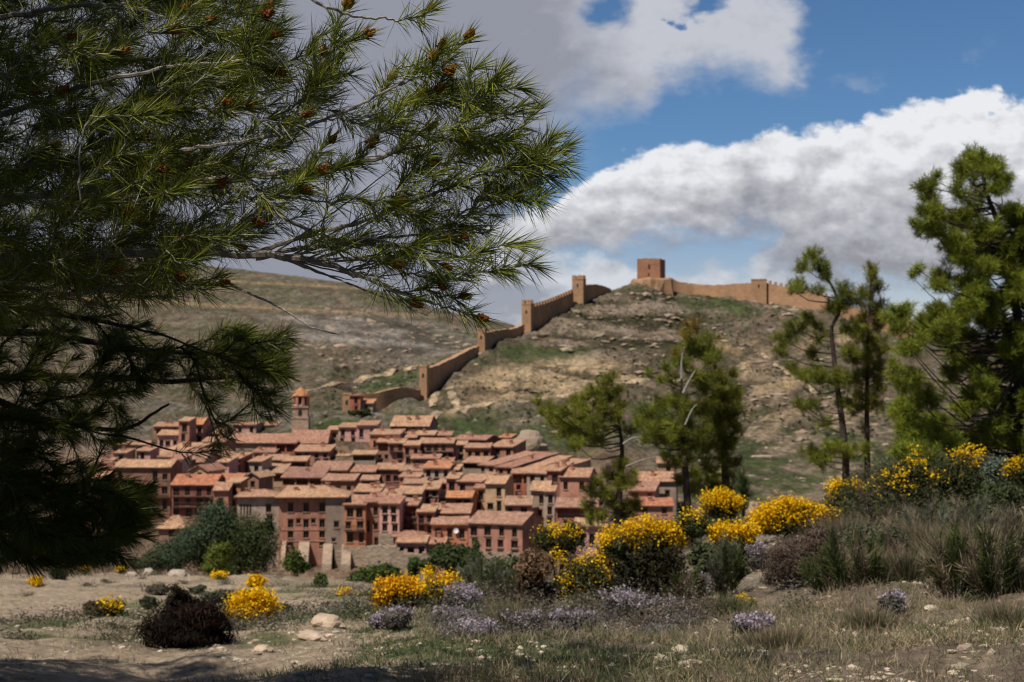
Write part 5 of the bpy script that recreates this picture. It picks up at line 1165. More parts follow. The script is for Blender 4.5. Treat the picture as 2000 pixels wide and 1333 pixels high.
tw = MB(); NB = []; NDr = []; NL = []; NC = []; cones = []
def shootdir(px, py):
    cx, cy = (330, 430) if px > 600 else (px - 260, py + 60 + NR.normal() * 60)
    v = np.array([px - cx, -(py - cy)], float); v /= np.linalg.norm(v); a = NR.normal() * .22 + (.18 if py < 480 else .05)
    v = np.array([v[0] * math.cos(a) - v[1] * math.sin(a), v[0] * math.sin(a) + v[1] * math.cos(a)])
    return unit(np.array([v[0], NR.normal() * .32, v[1]]))
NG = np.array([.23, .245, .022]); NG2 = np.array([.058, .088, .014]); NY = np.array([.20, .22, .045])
def clothe(q, n, Ls, lo, hi, tone=1.0, wdt=.0019):
    sl_ = np.linalg.norm(np.diff(q, axis=0), axis=1); cum = np.concatenate(([0], np.cumsum(sl_))); tot = cum[-1]; Ls = min(Ls, tot * .95)
    t = tot - Ls * NR.uniform(0, 1, n) ** 1.35
    b = np.stack([np.interp(t, cum, q[:, k]) for k in range(3)], -1)
    i = np.clip(np.searchsorted(cum, t) - 1, 0, len(q) - 2); ax = unit(q[i + 1] - q[i])
    f = 1 - (tot - t) / Ls
    th = (1.12 - .78 * f + NR.normal(size=n) * .14)[:, None]
    pr = unit(np.cross(ax, rdir(n)))
    NB.append(b); NDr.append(ax * np.cos(th) + pr * np.sin(th)); NL.append(NR.uniform(lo, hi, n))
    m = NR.uniform(0, 1, (n, 1)); g = NG * m + NG2 * (1 - m); yl = NR.uniform(0, 1, (n, 1)) < .12
    NC.append(np.where(yl, NY, g) * NR.uniform(.75, 1.25, (n, 1)) * tone)
for px, py, d, lead, ci in T_:
    tip = world(px, py, d); td = shootdir(px, py)
    nn = np.array(NODES); dv = tip - nn; ds_ = np.linalg.norm(dv, axis=1); u = dv / np.maximum(ds_, 1e-6)[:, None]
    ang = 1 - (u * unit(np.array(NDIR))).sum(1); ang2 = 1 - u @ td
    cost = ds_ + .22 * ang + .16 * ang2 + np.where(ds_ < .11, 5, 0) + np.where(nn[:, 0] > tip[0] - .02, .3, 0)
    j = int(np.argmin(cost)); base = nn[j]; L_ = ds_[j]; bd_ = unit(np.array(NDIR[j]))
    p1 = base + bd_ * L_ * .3; p2 = tip - td * L_ * .42 + NR.normal(size=3) * .012
    t = np.linspace(0, 1, 11)[:, None]
    q = (1 - t) ** 3 * base + 3 * (1 - t) ** 2 * t * p1 + 3 * (1 - t) * t * t * p2 + t ** 3 * tip
    q[1:-1] += NR.normal(size=(9, 3)) * .004
    tw.tube([tuple(p - TB) for p in q], list(np.linspace(min(.0062, .0022 + .005 * L_), .0016, 11)), 5)
    for i in range(3, 9): NODES.append(q[i]); NDIR.append(q[i + 1] - q[i - 1])
    if px > 600: clothe(q, 130 if lead else NR.integers(56, 86), .17 if lead else .14, .068, .105, 1.3)  # right-hand needles brightened in colour to look sunlit
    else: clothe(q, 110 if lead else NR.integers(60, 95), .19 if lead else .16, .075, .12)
    if ci >= 0 or R.random() < .07: cones.append((tip, unit(q[-1] - q[-3])))
# bare twig below the boughs
addcurve([world(*p) for p in ((430, 548, 4.3), (500, 580, 4.2), (560, 610, 4.15), (610, 640, 4.1), (665, 653, 4.08))], .0045, .0018, 16, tw)
tw.build('twigs', M['limbbark'], near_pine, True)
# lower boughs further round the trunk, in the shade
lo_l = {'m': ((-500, 690, 7.2), (-200, 660, 7.4), (60, 650, 7.5), (200, 672, 7.5), (330, 690, 7.4), (460, 690, 7.3), (560, 668, 7.2)),
        'n': ((-500, 700, 7.4), (-100, 740, 7.7), (150, 735, 7.7), (330, 745, 7.6), (470, 735, 7.5), (560, 740, 7.4)),
        'o': ((-400, 720, 7.2), (-50, 770, 7.3), (120, 830, 7.3), (230, 840, 7.3), (330, 790, 7.3)),
        'p': ((-400, 800, 7), (-100, 890, 7), (60, 940, 7), (180, 980, 7), (270, 985, 7)),
        'q': ((-400, 640, 6.6), (-50, 600, 6.8), (150, 620, 6.8), (300, 650, 6.7)), 'r': ((-400, 900, 7), (-100, 1000, 7), (60, 1040, 7), (180, 1050, 7))}
NODES = []; NDIR = []; lm2 = MB()
for k_, L_ in lo_l.items():
    q = addcurve([world(*p) for p in L_], .028, .006, 34, lm2)
    for i in range(6, 34): NODES.append(q[i]); NDIR.append(q[min(i + 1, 33)] - q[i - 1])
lm2.build('limb', M['bark'], near_pine, True)
lows = [(a, b) for a, b in sample_poly([(440, 640), (540, 635), (568, 655), (565, 735), (520, 740), (440, 700)], 46)]
lows += [(a, b) for a, b in sample_poly([(300, 690), (460, 640), (555, 700), (540, 790), (430, 790), (310, 770)], 38)]
lows += [(535, 800), (548, 790), (520, 815), (450, 850), (436, 872), (470, 810), (558, 735), (560, 660), (420, 880), (445, 835)]
lows += [(a, b) for a, b in sample_poly([(-40, 600), (280, 600), (330, 680), (300, 760), (240, 790), (290, 860), (230, 885), (150, 860), (-40, 900)], 130)]
lows += [(a, b) for a, b in sample_poly([(-60, 880), (120, 880), (210, 930), (300, 950), (320, 1010), (285, 1060), (250, 1095), (120, 1105), (-60, 1095)], 230)]
lows.sort(key=lambda t: t[0])
tw2 = MB(); hold = len(NB)
for px, py in lows:
    d = NR.uniform(6.7, 7.9); tip = world(px, py, d); td = unit(np.array([.8 + NR.normal() * .3, NR.normal() * .5, NR.normal() * .4 + .05]))
    nn = np.array(NODES); dv = tip - nn; ds_ = np.linalg.norm(dv, axis=1); u = dv / np.maximum(ds_, 1e-6)[:, None]
    cost = ds_ + .35 * (1 - (u * unit(np.array(NDIR))).sum(1)) + np.where(ds_ < .12, 5, 0)
    j = int(np.argmin(cost)); base = nn[j]; L_ = ds_[j]; t = np.linspace(0, 1, 8)[:, None]
    p1 = base + unit(np.array(NDIR[j])) * L_ * .3; p2 = tip - td * L_ * .4
    q = (1 - t) ** 3 * base + 3 * (1 - t) ** 2 * t * p1 + 3 * (1 - t) * t * t * p2 + t ** 3 * tip
    tw2.tube([tuple(p - TB) for p in q], list(np.linspace(.007, .002, 8)), 4)
    for i in range(2, 6): NODES.append(q[i]); NDIR.append(q[i + 1] - q[i - 1])
    clothe(q, 78 if px > 320 else 105, .22, .08, .135, .62, .003)  # needle colour darkened to stand for the crown's shade
tw2.build('twigs', M['bark'], near_pine, True)
cat_ = lambda a, b: (np.concatenate(NB[a:b]) - TB, np.concatenate(NDr[a:b]), np.concatenate(NL[a:b]), np.concatenate(NC[a:b]))
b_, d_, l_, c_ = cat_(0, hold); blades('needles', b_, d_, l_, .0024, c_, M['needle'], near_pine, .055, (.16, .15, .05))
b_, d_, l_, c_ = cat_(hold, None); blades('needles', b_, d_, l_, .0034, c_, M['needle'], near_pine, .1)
# the crown above and left of the picture, shaped to shade the boughs
NB.clear(); NDr.clear(); NL.clear(); NC.clear()
SUNV = np.array([-.62 * math.cos(rad(58)) / math.hypot(.62, .62), -.62 * math.cos(rad(58)) / math.hypot(.62, .62), math.sin(rad(58))])
TIPS = np.array([world(a, b, 4.1) for a, b in tips if a > 640] + [world(a, b, 4.1) for i, (a, b) in enumerate(tips) if a < 640 and i % 4 == 1])
RADT = np.array([.62 for a, b in tips if a > 640] + [.17 for i, (a, b) in enumerate(tips) if a < 640 and i % 4 == 1])       # unseen crown opened along the sun's path to keep these shoots lit
k = 0
while k < 2900:
    a = R.uniform(0, 6.283); z = R.uniform(1.5, 9.2); r = R.random() ** .5 * min(4.5, (10.2 - z) * .68)
    p = TB + np.array([math.cos(a) * r, math.sin(a) * r, z])
    u_, v_ = p[0] / max(p[1], .2), p[2] / max(p[1], .2)
    if p[1] > .2 and u_ > -.41 - .4 / p[1] and v_ < .29 + .4 / p[1]: continue          # the part in view is built shoot by shoot above
    if p[1] < .9 and p[0] > -1.0: continue
    if p[0] > -.85 : continue
    rel = p - TIPS; al = rel @ SUNV
    if ((np.linalg.norm(rel - al[:, None] * SUNV, axis=1) < RADT) & (al > 0)).any() and R.random() < .97: continue
    hh_ = p[2] + 1.75; lx, ly = p[0] + .442 * hh_, p[1] + .442 * hh_; lpx = 1000 + FX * lx / max(ly, .5)
    if ly > 6.2 and lpx > 430 and not (560 < lpx < 720 and 7.4 < ly < 8.4) and R.random() < .985: continue  # crown clumps dropped where their shadow would cross the sunny ground
    k += 1; nn = 38
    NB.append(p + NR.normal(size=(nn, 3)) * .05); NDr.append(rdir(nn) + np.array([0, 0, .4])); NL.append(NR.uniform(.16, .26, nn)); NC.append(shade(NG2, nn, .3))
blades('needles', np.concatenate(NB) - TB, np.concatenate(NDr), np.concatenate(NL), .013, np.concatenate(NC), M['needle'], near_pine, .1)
# pollen cones: clusters of small orange catkins round the shoot tips
def conemesh(s):
    r = random.Random(s); bm = bmesh.new(); ro = Vector((0, 0, 1))
    for i in range(20):
        f = i / 19; a = i * 2.4; z = -.002 + .017 * f; ax = Vector((math.cos(a) * (1 - .6 * f), math.sin(a) * (1 - .6 * f), .35 + .9 * f)).normalized()
        c = Vector((0, 0, z)) + ax * .0075
        mt = (ax.to_track_quat('Z', 'Y')).to_matrix().to_4x4(); mt.translation = c
        rr = bmesh.ops.create_icosphere(bm, subdivisions=1, radius=.0042 * r.uniform(.8, 1.2))['verts']
        for v in rr: v.co.z *= 1.6
        bmesh.ops.transform(bm, matrix=mt, verts=rr)
    me = bpy.data.meshes.new('pollen_cone'); bm.to_mesh(me); bm.free(); me.materials.append(M['cone']); return me
M['cone'] = plain('orange_pollen_cone', (.30, .092, .02), .8, .5, 120, .15)
cm = [conemesh(s) for s in range(4)]
for tip, ax in cones[:96]:
    o = bpy.data.objects.new('pollen_cone', R.choice(cm)); C.objects.link(o); o.parent = near_pine
    o.location = tuple(tip - TB + ax * .006); o.rotation_mode = 'QUATERNION'; o.rotation_quaternion = Vector(ax).to_track_quat('Z', 'Y'); s = R.uniform(.95, 1.5); o.scale = (s, s, s)
# ================================================================== STONES, PEBBLES, GRASS
def rock(label, px, d, w, hgt, dpt, tilt=0, col=(.46, .38, .28), group='loose limestone rocks'):
    c = G(px, d); bm = bmesh.new(); bmesh.ops.create_icosphere(bm, subdivisions=3, radius=1)
    s = R.random() * 50
    for v in bm.verts:
        f = 1 + .5 * (float(fbm(v.co.x * 1.3 + s, v.co.y * 1.3 + v.co.z, 3, 7)) - .5)
        v.co = Vector((round(v.co.x * f * 1.6) / 1.6 * .35 + v.co.x * f * .65, v.co.y * f, round(v.co.z * f * 1.8) / 1.8 * .4 + v.co.z * f * .6))
        v.co.x *= w; v.co.y *= dpt; v.co.z = v.co.z * hgt
    V = np.array([v.co[:] for v in bm.verts]); Fc = [[v.index for v in f.verts] for f in bm.faces]; bm.free()
    cc = np.tile(col, (len(V), 1)) * (.8 + .4 * fbm(V[:, 0] / w * 3 + s, V[:, 2] / hgt * 3, 3, 3))[:, None]
    o = raw('rock', V, [i for f in Fc for i in f], [3] * len(Fc), [M['rock']], None, cc, False); o.location = (c[0], c[1], c[2] + hgt * .25); o.rotation_euler = (0, rad(tilt), R.uniform(-.4, .4))
    tag(o, label, 'rock', group)
rock('pale rounded stone lying at the bottom edge right of centre', 1330, 8.15, .055, .03, .05, 8)
rock('flat tan rock slab at the left of the grassy slope', 640, 13.2, .17, .07, .16, 10, (.48, .36, .26))
rock('second flat rock slab just below the tan one', 612, 12.6, .14, .05, .12, 8, (.46, .35, .26))
rock('small tan block of rock near the shadow', 515, 11.4, .08, .035, .07, 4, (.46, .35, .25))
rock('white boulder left of the low spreading juniper', 293, 44.5, .2, .16, .2, 0, (.40, .33, .26))
rock('wide white boulder under the low spreading juniper', 350, 44, .36, .15, .3, 6, (.40, .33, .26))
rock('third white boulder, lower and left of the other two', 260, 42, .22, .10, .2, 6, (.38, .31, .24))
rock('small bright white stone at the left foot of the dark brown shrub', 279, 13.8, .05, .03, .05, 0, (.66, .62, .56))
rock('white pebble standing out in the right foreground', 1202, 9.2, .022, .018, .02, 0, (.6, .56, .48))
rock('tan boulder rising behind the brooms at the foot of the middle pines', 1472, 26.5, .16, .26, .2, 0, (.36, .25, .17))
rock('long white stone in the stony patch on the right', 1815, 10.7, .06, .03, .05, 5, (.52, .45, .36))
rock('grey crag at the top right of the town', 1035, 344, 4.4, 3.4, 3.5, 0, (.30, .225, .165))
n = 9000
pxs = NR.uniform(0, 1, n) ** .7 * 2060 - 30; ds = np.exp(NR.uniform(np.log(6.5), np.log(22), n)); xs = (pxs - 1000) / FX * ds
keep = fbm(xs * 1.1, ds * 1.1, 3, 55) > .5; pxs, ds, xs = pxs[keep], ds[keep], xs[keep]
zs = np.array([H(a, b) for a, b in zip(xs, ds)])
ico = bmesh.new(); bmesh.ops.create_icosphere(ico, subdivisions=1, radius=1); IV = np.array([v.co[:] for v in ico.verts]); IF = np.array([[v.index for v in f.verts] for f in ico.faces]); ico.free()
k = len(xs); sz = np.minimum(np.exp(NR.normal(-4.35, .55, k)), .034); sc = sz[:, None, None] * NR.uniform(.6, 1.4, (k, 1, 3)) * np.array([1.2, 1, .6])
V = IV[None] * (1 + NR.normal(size=(k, len(IV), 1)) * .14) * sc + np.stack((xs, ds, zs), -1)[:, None]
F = (np.arange(k)[:, None, None] * len(IV) + IF[None]).reshape(-1)
cc = np.repeat(shade((.42, .345, .26), k, .35, .06), len(IV), 0)
tag(raw('pebbles', V.reshape(-1, 3), F, np.full(k * len(IF), 3), [M['rock']], None, cc, False), kind='stuff')

def scatter(n, x0, x1, d0, d1, seed, thr, sc, pw=1.0):
    px = NR.uniform(x0, x1, n); d = np.exp(NR.uniform(np.log(d0), np.log(d1), n)); x = (px - 1000) / FX * d
    kk = fbm(x * sc, d * sc, 3, seed) > thr; return px[kk], d[kk], x[kk]
def grass(name, spots, per, L, Wd, cols, spread, lean=.35, sag=.25):
    B = []; D_ = []; C_ = []; LL = []
    for (px, d, x) in zip(*spots):
        k = R.randint(per[0], per[1]); z = H(x, d); s = R.uniform(.5, 1.3)
        B.append(np.array([x, d, z - .02]) + NR.normal(size=(k, 3)) * np.array([spread, spread, .0])); D_.append(NR.normal(size=(k, 3)) * lean + np.array([0, 0, 1]))
        C_.append(shade(cols[R.randint(0, len(cols) - 1)], k, .3, .08)); LL.append(NR.uniform(.5, 1.2, k) * L * s)
    o = blades(name, np.concatenate(B), np.concatenate(D_), np.concatenate(LL), Wd, np.concatenate(C_), M['grass'], None, sag); tag(o, kind='stuff')
# low twiggy scrub between the bushes
def scrub(name, spots, r, hgt, n, cols, leaf):
    B = []; Cc = []; Nn = []
    for (px, d, x) in zip(*spots):
        s = R.uniform(.45, 1.45); z = H(x, d); nl = 7; w_ = NR.integers(0, nl, n); lob = rdir(nl) * .62; q = lob[w_] + NR.normal(size=(n, 3)) * .26; q[:, 2] = np.abs(q[:, 2]); tn = (NR.uniform(.5, 1.45, nl)[w_] * R.uniform(.6, 1.3))[:, None]
        B.append(np.array([x, d, z]) + q * np.array([r, r, hgt]) * s); Cc.append(np.clip(shade(R.choice(cols), n, .15, .06) * tn, 0, 1)); Nn.append(unit((q - lob[w_]) / .26 * .5 + lob[w_] + np.array([0, 0, .3])))
    o = leafq(name, np.concatenate(B), leaf, np.concatenate(Cc), M['leaf'], None, .3, .4, np.concatenate(Nn)); tag(o, kind='stuff')
straw = [(.36, .28, .18), (.29, .23, .15), (.24, .19, .12), (.40, .32, .21), (.16, .16, .075), (.12, .135, .055)]
green = [(.085, .115, .04), (.10, .12, .05), (.075, .10, .045)]
a = scatter(8000, 820, 2380, 6.5, 19, 5, .5, .8); grass('dry_grass', a, (8, 20), .15, .0042, straw, .05, .55)
a = scatter(3400, 1300, 2350, 6.4, 12, 65, .35, 1.3); grass('dry_grass', a, (4, 12), .11, .004, straw, .05, .6)
a = scatter(170, 850, 1360, 11.3, 14.2, 43, .35, .6); scrub('low_scrub', a, .17, .16, 150, [(.22, .20, .185), (.235, .215, .22), (.17, .155, .125), (.13, .11, .08)], .016)
a = scatter(1700, 500, 1500, 6.5, 15, 15, .45, .7); grass('dry_grass', a, (8, 16), .10, .0042, straw + green, .05, .5)
gx = np.concatenate([NR.normal(cx, rx * .55, nn) for cx, rx, nn in ((650, 210, 1500), (900, 180, 1500), (300, 130, 600), (1180, 190, 600), (150, 150, 300), (610, 120, 300), (780, 120, 400))])
gy = np.concatenate([NR.normal(cy - (0), ry * .6, nn) for cy, ry, nn in ((1215, 26, 1500), (1265, 34, 1500), (1210, 34, 600), (1300, 26, 600), (1230, 24, 300), (1160, 18, 300), (1230, 24, 400))])
gd = []
for px, py in zip(gx, gy):
    l, e = column(px); dd = np.exp(pchip(np.arange(NK), l[0], TS)); ee = pchip(np.arange(NK), e[0], TS)
    s = zy(py, 1.0); i = np.argmax((ee >= s) & (dd > 6)); gd.append(min(max(dd[i], 7), 40))
gd = np.array(gd) * NR.uniform(.97, 1.03, len(gx)); grass('green_grass', (gx, gd, (gx - 1000) / FX * gd), (10, 18), .07, .006, green, .07, .6)
a = scatter(1500, -20, 900, 7, 40, 25, .5, .5); grass('dry_grass', a, (6, 12), .09, .006, straw + [(.12, .12, .06)] * 2, .06, .6)
SC = [(.15, .115, .085), (.11, .10, .055), (.18, .155, .125), (.085, .095, .042), (.13, .095, .07), (.20, .175, .15)]
a = scatter(290, 880, 2350, 11, 19, 35, .5, .5); scrub('low_scrub', a, .28, .28, 240, SC, .018)
a = scatter(330, 1660, 2350, 17, 30, 36, .36, .4); scrub('low_scrub', a, .42, .5, 190, [(.065, .075, .03), (.08, .085, .04), (.10, .085, .055)], .032)
a = scatter(260, 620, 1300, 13, 26, 37, .42, .5); scrub('low_scrub', a, .3, .24, 130, SC, .024)
a = scatter(170, -40, 700, 13, 46, 38, .52, .25); scrub('low_scrub', a, .28, .15, 110, [(.11, .11, .075), (.085, .09, .05), (.14, .12, .085)], .028)
# tall tussocks one can tell apart
GG = 'tall grass tussocks on the right'
def tussock(label, px, d, hgt, wd, n, c1, c2):
    hgt *= 1.15; n = int(n * 1.25)
    c = np.array(G(px, d)); root = empty('grass_tussock', tuple(c), 0, label, 'grass tussock', GG)
    for nm, k, colr, f in (('green_blades', int(n * 1.0), c1, .85), ('dry_blades', int(n * .55), c2, 1.0)):
        b = NR.normal(size=(k, 3)) * np.array([wd * .3, wd * .3, 0]); dr = b * (.7 / wd) + NR.normal(size=(k, 3)) * .13 + np.array([0, 0, 1])
        blades(nm, b - np.array([0, 0, .03]), dr, NR.uniform(.5, 1.1, k) * hgt * f, .005, shade(colr, k, .3, .1), M['grass'], root, .2)
DGn, STR = (.07, .085, .03), (.26, .20, .13)
for a in (('tall dark-footed grass tussock at the right, in front of the others', 1905, 12.3, .56, .3, 1500, DGn, STR), ('tall green-centred tussock left of the dark-footed one', 1842, 13.6, .62, .28, 1300, DGn, STR), ('straw-coloured tussock behind the tall tussocks', 1795, 15.5, .55, .36, 1300, (.13, .12, .06), STR),
          ('greenish tussock between the dead bush and the straw tussocks', 1700, 13.2, .42, .32, 1200, DGn, STR), ('slim green tussock right of the greenish one', 1770, 13.0, .40, .16, 700, (.07, .09, .04), STR), ('dry tussock at the right edge behind the dark-footed one', 1975, 13.5, .5, .4, 1300, (.14, .13, .07), STR),
          ('small dry tussock in the bottom right corner', 1960, 8.9, .24, .2, 600, (.12, .12, .06), STR), ('wispy dry tussock on the lower right slope', 1700, 9.6, .24, .24, 500, (.13, .12, .06), STR), ('green sprouting tussock beside the single yellow sprig', 1425, 12.6, .26, .2, 600, (.12, .15, .06), (.2, .2, .1)),
          ('thin grass tussock in front of the lilac thyme, centre', 1000, 13.0, .42, .2, 420, (.13, .15, .07), STR), ('grey-green tussock at the foot of the rounded lilac thyme', 1380, 13.4, .24, .2, 500, DGn, STR), ('straw tussock at the bottom, right of the pale rounded stone', 1520, 9.2, .26, .26, 600, (.14, .13, .07), STR),
          ('dry tussock above the stony patch at the far right', 1990, 11.2, .3, .3, 600, (.12, .12, .06), STR), ('tall dry tussock under the dark-dotted brooms', 1660, 16.5, .5, .5, 1200, (.13, .12, .07), STR)):
    tussock(*a)

# upright wiry shrubs that make up the bank on the right
def upright(label, px, yb, hp, wp, d, cols, n=2600):
    d = fit_d(px, yb, d); c = np.array(G(px, d)); h_ = hp / FX * d; w_ = wp / FX * d
    root = empty('wiry_shrub', tuple(c), 0, label, 'bush', 'wiry shrubs on the right bank'); m = MB(); ns = 16; st = []
    for i in range(ns):
        a = NR.uniform(0, 6.283); r = NR.uniform(0, 1) ** .5 * w_ * .42; t = np.array([math.cos(a) * r, math.sin(a) * r, 0])
        e = t * 1.35 + np.array([NR.normal() * .03, NR.normal() * .03, h_ * NR.uniform(.55, .95) * (1.1 - .5 * (r / (w_ * .42)) ** 2)]); st.append((t * .5, e))
        m.tube([tuple(t * .5 - np.array([0, 0, .05])), tuple((t * .5 + e) * .5 + NR.normal(size=3) * .015), tuple(e)], [.007, .005, .002], 4)
    m.build('stems', M['limbbark'], root, True)
    w = NR.integers(0, ns, n); f = NR.uniform(.12, 1.0, (n, 1)); S_ = np.array([q[0] for q in st])[w]; E_ = np.array([q[1] for q in st])[w]
    b = S_ + (E_ - S_) * f + NR.normal(size=(n, 3)) * .018; dr = unit(E_ - S_) * 1.0 + NR.normal(size=(n, 3)) * .36
    ci = NR.integers(0, len(cols), ns)[w]; cc = np.array(cols)[ci] * NR.uniform(.6, 1.3, ns)[w][:, None] * NR.uniform(.8, 1.2, (n, 1))
    blades('foliage', b, dr, NR.uniform(.5, 1.1, n) * h_ * .26, .0062, np.clip(cc, 0, 1), M['leaf'], root, .05)
OLV, STW, BRW, SAG = (.075, .09, .03), (.24, .19, .125), (.15, .105, .075), (.15, .155, .105)
for a in (('straw and green wiry shrub right of the dead brown bush', 1660, 1150, 120, 110, 13.4, [OLV, STW, OLV]), ('brownish wiry shrub between the sage bush and the tall tussocks', 1735, 1150, 110, 100, 13.2, [BRW, STW, OLV]),
          ('tall sage-grey wiry shrub under the dark broom', 1800, 1080, 110, 110, 15.5, [SAG, STW]), ('dark olive wiry shrub with straw tips at the right', 1860, 1165, 140, 90, 12.6, [OLV, OLV, STW]),
          ('tall olive wiry shrub with dark foot near the right edge', 1935, 1165, 150, 110, 12.5, [OLV, STW, OLV]), ('grey twiggy shrub filling the gap at the right edge', 1990, 1110, 130, 120, 14, [BRW, STW, SAG]),
          ('straw-coloured wiry shrub in front of the lavender bush', 1900, 1060, 90, 120, 16, [STW, SAG]), ('olive wiry shrub behind the tall tussocks', 1720, 1055, 90, 120, 16.4, [OLV, BRW]),
          ('brown wiry shrub at the left foot of the sage bush', 1610, 1160, 90, 80, 13.2, [BRW, OLV]), ('green wiry shrub below the hanging yellow sprays', 1420, 1165, 110, 80, 13.8, [OLV, SAG]),
          ('short olive wiry shrub right of the rounded lilac thyme', 1345, 1180, 70, 70, 13.2, [OLV, BRW]), ('pale wiry shrub at the foot of the black hollow', 1230, 1165, 60, 90, 14.2, [SAG, STW]),
          ('mixed wiry shrub by the dry brown shrub, left side', 975, 1180, 90, 90, 14.6, [SAG, OLV]), ('olive wiry shrub left of the dry brown shrub, lower one', 945, 1150, 70, 90, 18, [OLV, SAG]),
          ('dark olive wiry shrub under the golden-topped broom', 1690, 1010, 70, 110, 19.5, [OLV, BRW]), ('dull wiry shrub under the left dark broom', 1790, 1010, 60, 120, 19, [OLV, STW])):
    upright(*a)
# ledges and blocks of rock littering the hillsides
k = 7500; px = NR.uniform(420, 2000, k); d = np.where(NR.uniform(size=k) < .72, NR.uniform(270, 612, k), NR.uniform(640, 960, k)); x = (px - 1000) / FX * d
z = np.array([HD(a, b) for a, b in zip(x, d)]); row = 666.5 - FX * ((z / d * CT - ST) / (CT + z / d * ST))
wt = np.maximum.reduce([ell(px, row, 1225, 640, 190, 80, -4), ell(px, row, 1075, 742, 200, 40, -4) * .8, ell(px, row, 1520, 790, 190, 120, 10), ell(px, row, 740, 665, 240, 60, 8), ell(px, row, 1560, 600, 120, 30, 5), ell(px, row, 1640, 870, 160, 70, 0) * .8, ell(px, row, 1500, 900, 220, 70, 0) * .5]) * (.35 + fbm(x * .04, d * .03, 3, 77)) + .08
kk = (NR.uniform(size=k) < wt) & ((d > 352) | (px > 1340)); x, d, z = x[kk], d[kk], z[kk]; k = len(x)
sc = np.exp(NR.normal(-.55, .45, k))[:, None, None] * np.minimum(1.15, d[:, None, None] / 520) * NR.uniform(.7, 1.3, (k, 1, 3)) * np.array([1.7, 1.0, .55])
V = IV[None] * (1 + NR.normal(size=(k, len(IV), 1)) * .2) * sc + np.stack((x, d, z), -1)[:, None]
F = (np.arange(k)[:, None, None] * len(IV) + IF[None]).reshape(-1)
cc = np.repeat(shade((.29, .225, .16), k, .35, .08), len(IV), 0)
tag(raw('hillside_rocks', V.reshape(-1, 3), F, np.full(k * len(IF), 3), [M['rock']], None, cc, False), kind='stuff')
# ================================================================== SKY, SUN, CAMERA
SUN_EL = rad(58); SUN_AZ = math.atan2(-.62, -.62)      # from behind the left shoulder
sv = Vector((math.sin(SUN_AZ) * math.cos(SUN_EL), math.cos(SUN_AZ) * math.cos(SUN_EL), math.sin(SUN_EL)))
sl = bpy.data.lights.new('sun', 'SUN'); so = bpy.data.objects.new('sun', sl); C.objects.link(so)
sl.energy = 5.0; sl.angle = rad(.53); sl.color = (1, .94, .84)
so.rotation_euler = sv.to_track_quat('Z', 'Y').to_euler(); so.location = (-20, -20, 40)
w = bpy.data.worlds.new('World'); bpy.context.scene.world = w; w.use_nodes = True; nt = w.node_tree
bg = nt.nodes['Background']; bg.inputs['Strength'].default_value = .1
sky = nt.nodes.new('ShaderNodeTexSky'); sky.sky_type = 'NISHITA'; sky.sun_disc = False
sky.sun_elevation = SUN_EL; sky.sun_rotation = SUN_AZ; sky.altitude = 1200; sky.air_density = 1.0; sky.dust_density = .15; sky.ozone_density = 2.5
dirv = coord(nt, 'Generated')
sp = nt.nodes.new('ShaderNodeSeparateXYZ'); nt.links.new(dirv, sp.inputs[0])
ym = math_(nt, 'MAXIMUM', sp.outputs[1], .05)
A = math_(nt, 'DIVIDE', sp.outputs[0], ym); B = math_(nt, 'DIVIDE', sp.outputs[2], ym)
comb = nt.nodes.new('ShaderNodeCombineXYZ'); nt.links.new(A, comb.inputs[0]); nt.links.new(B, comb.inputs[1])
def AB(px, py):
    p = P(px, py, 1.0); return p[0], p[2]
def cmap(pts, smooth=True):
    """cloud edge height (tangent of elevation) as a curve over the azimuth tangent"""
    n = nt.nodes.new('ShaderNodeFloatCurve'); cv = n.mapping.curves[0]
    pp = [((AB(x, y)[0] + .6) / 1.2, (AB(x, y)[1] + .1) / .6) for x, y in pts]
    while len(cv.points) < len(pp): cv.points.new(.5, .5)
    for q, (a, b) in zip(cv.points, pp): q.location = (min(max(a, 0), 1), min(max(b, 0), 1)); q.handle_type = 'AUTO_CLAMPED'
    n.mapping.update(); n.inputs[0].default_value = 1
    return n
def nz(scale, detail, rough, off=(0, 0, 0), sq=1.5):
    mp = nd(nt, 'ShaderNodeMapping'); nt.links.new(comb.outputs[0], mp.inputs[0]); mp.inputs['Location'].default_value = off; mp.inputs['Scale'].default_value = (1, sq, 1)
    return noise(nt, mp.outputs[0], scale, detail, rough)
def cen(n, amp): return math_(nt, 'MULTIPLY_ADD', n, amp, -.5 * amp)
big = nz(7, 3, .5); fine = nz(20, 9, .62, (3, 1, 0)); puff = nz(45, 7, .6, (7, 2, 0))
warp = math_(nt, 'ADD', math_(nt, 'ADD', cen(big, .03), cen(fine, .062)), cen(puff, .012))
Bw = math_(nt, 'ADD', B, warp); Aw = math_(nt, 'ADD', A, cen(nz(14, 7, .62, (11, 5, 0)), .085))
an = math_(nt, 'DIVIDE', math_(nt, 'ADD', Aw, .6), 1.2)
def edge(pts):
    n = cmap(pts); nt.links.new(an, n.inputs[1]); return math_(nt, 'SUBTRACT', math_(nt, 'MULTIPLY', n.outputs[0], .6), .1)
def sm(x, a, b):
    n = nt.nodes.new('ShaderNodeMapRange'); n.interpolation_type = 'SMOOTHSTEP'; nt.links.new(x, n.inputs[0]); n.inputs[1].default_value = a; n.inputs[2].default_value = b; return n.outputs[0]
U2 = edge([(600, 430), (1000, 400), (1150, 345), (1230, 300), (1330, 292), (1400, 300), (1440, 275), (1520, 252), (1600, 262), (1660, 262), (1700, 232), (1790, 205), (1840, 196), (1870, 168), (1930, 160), (1975, 195), (2100, 200), (2400, 300)])
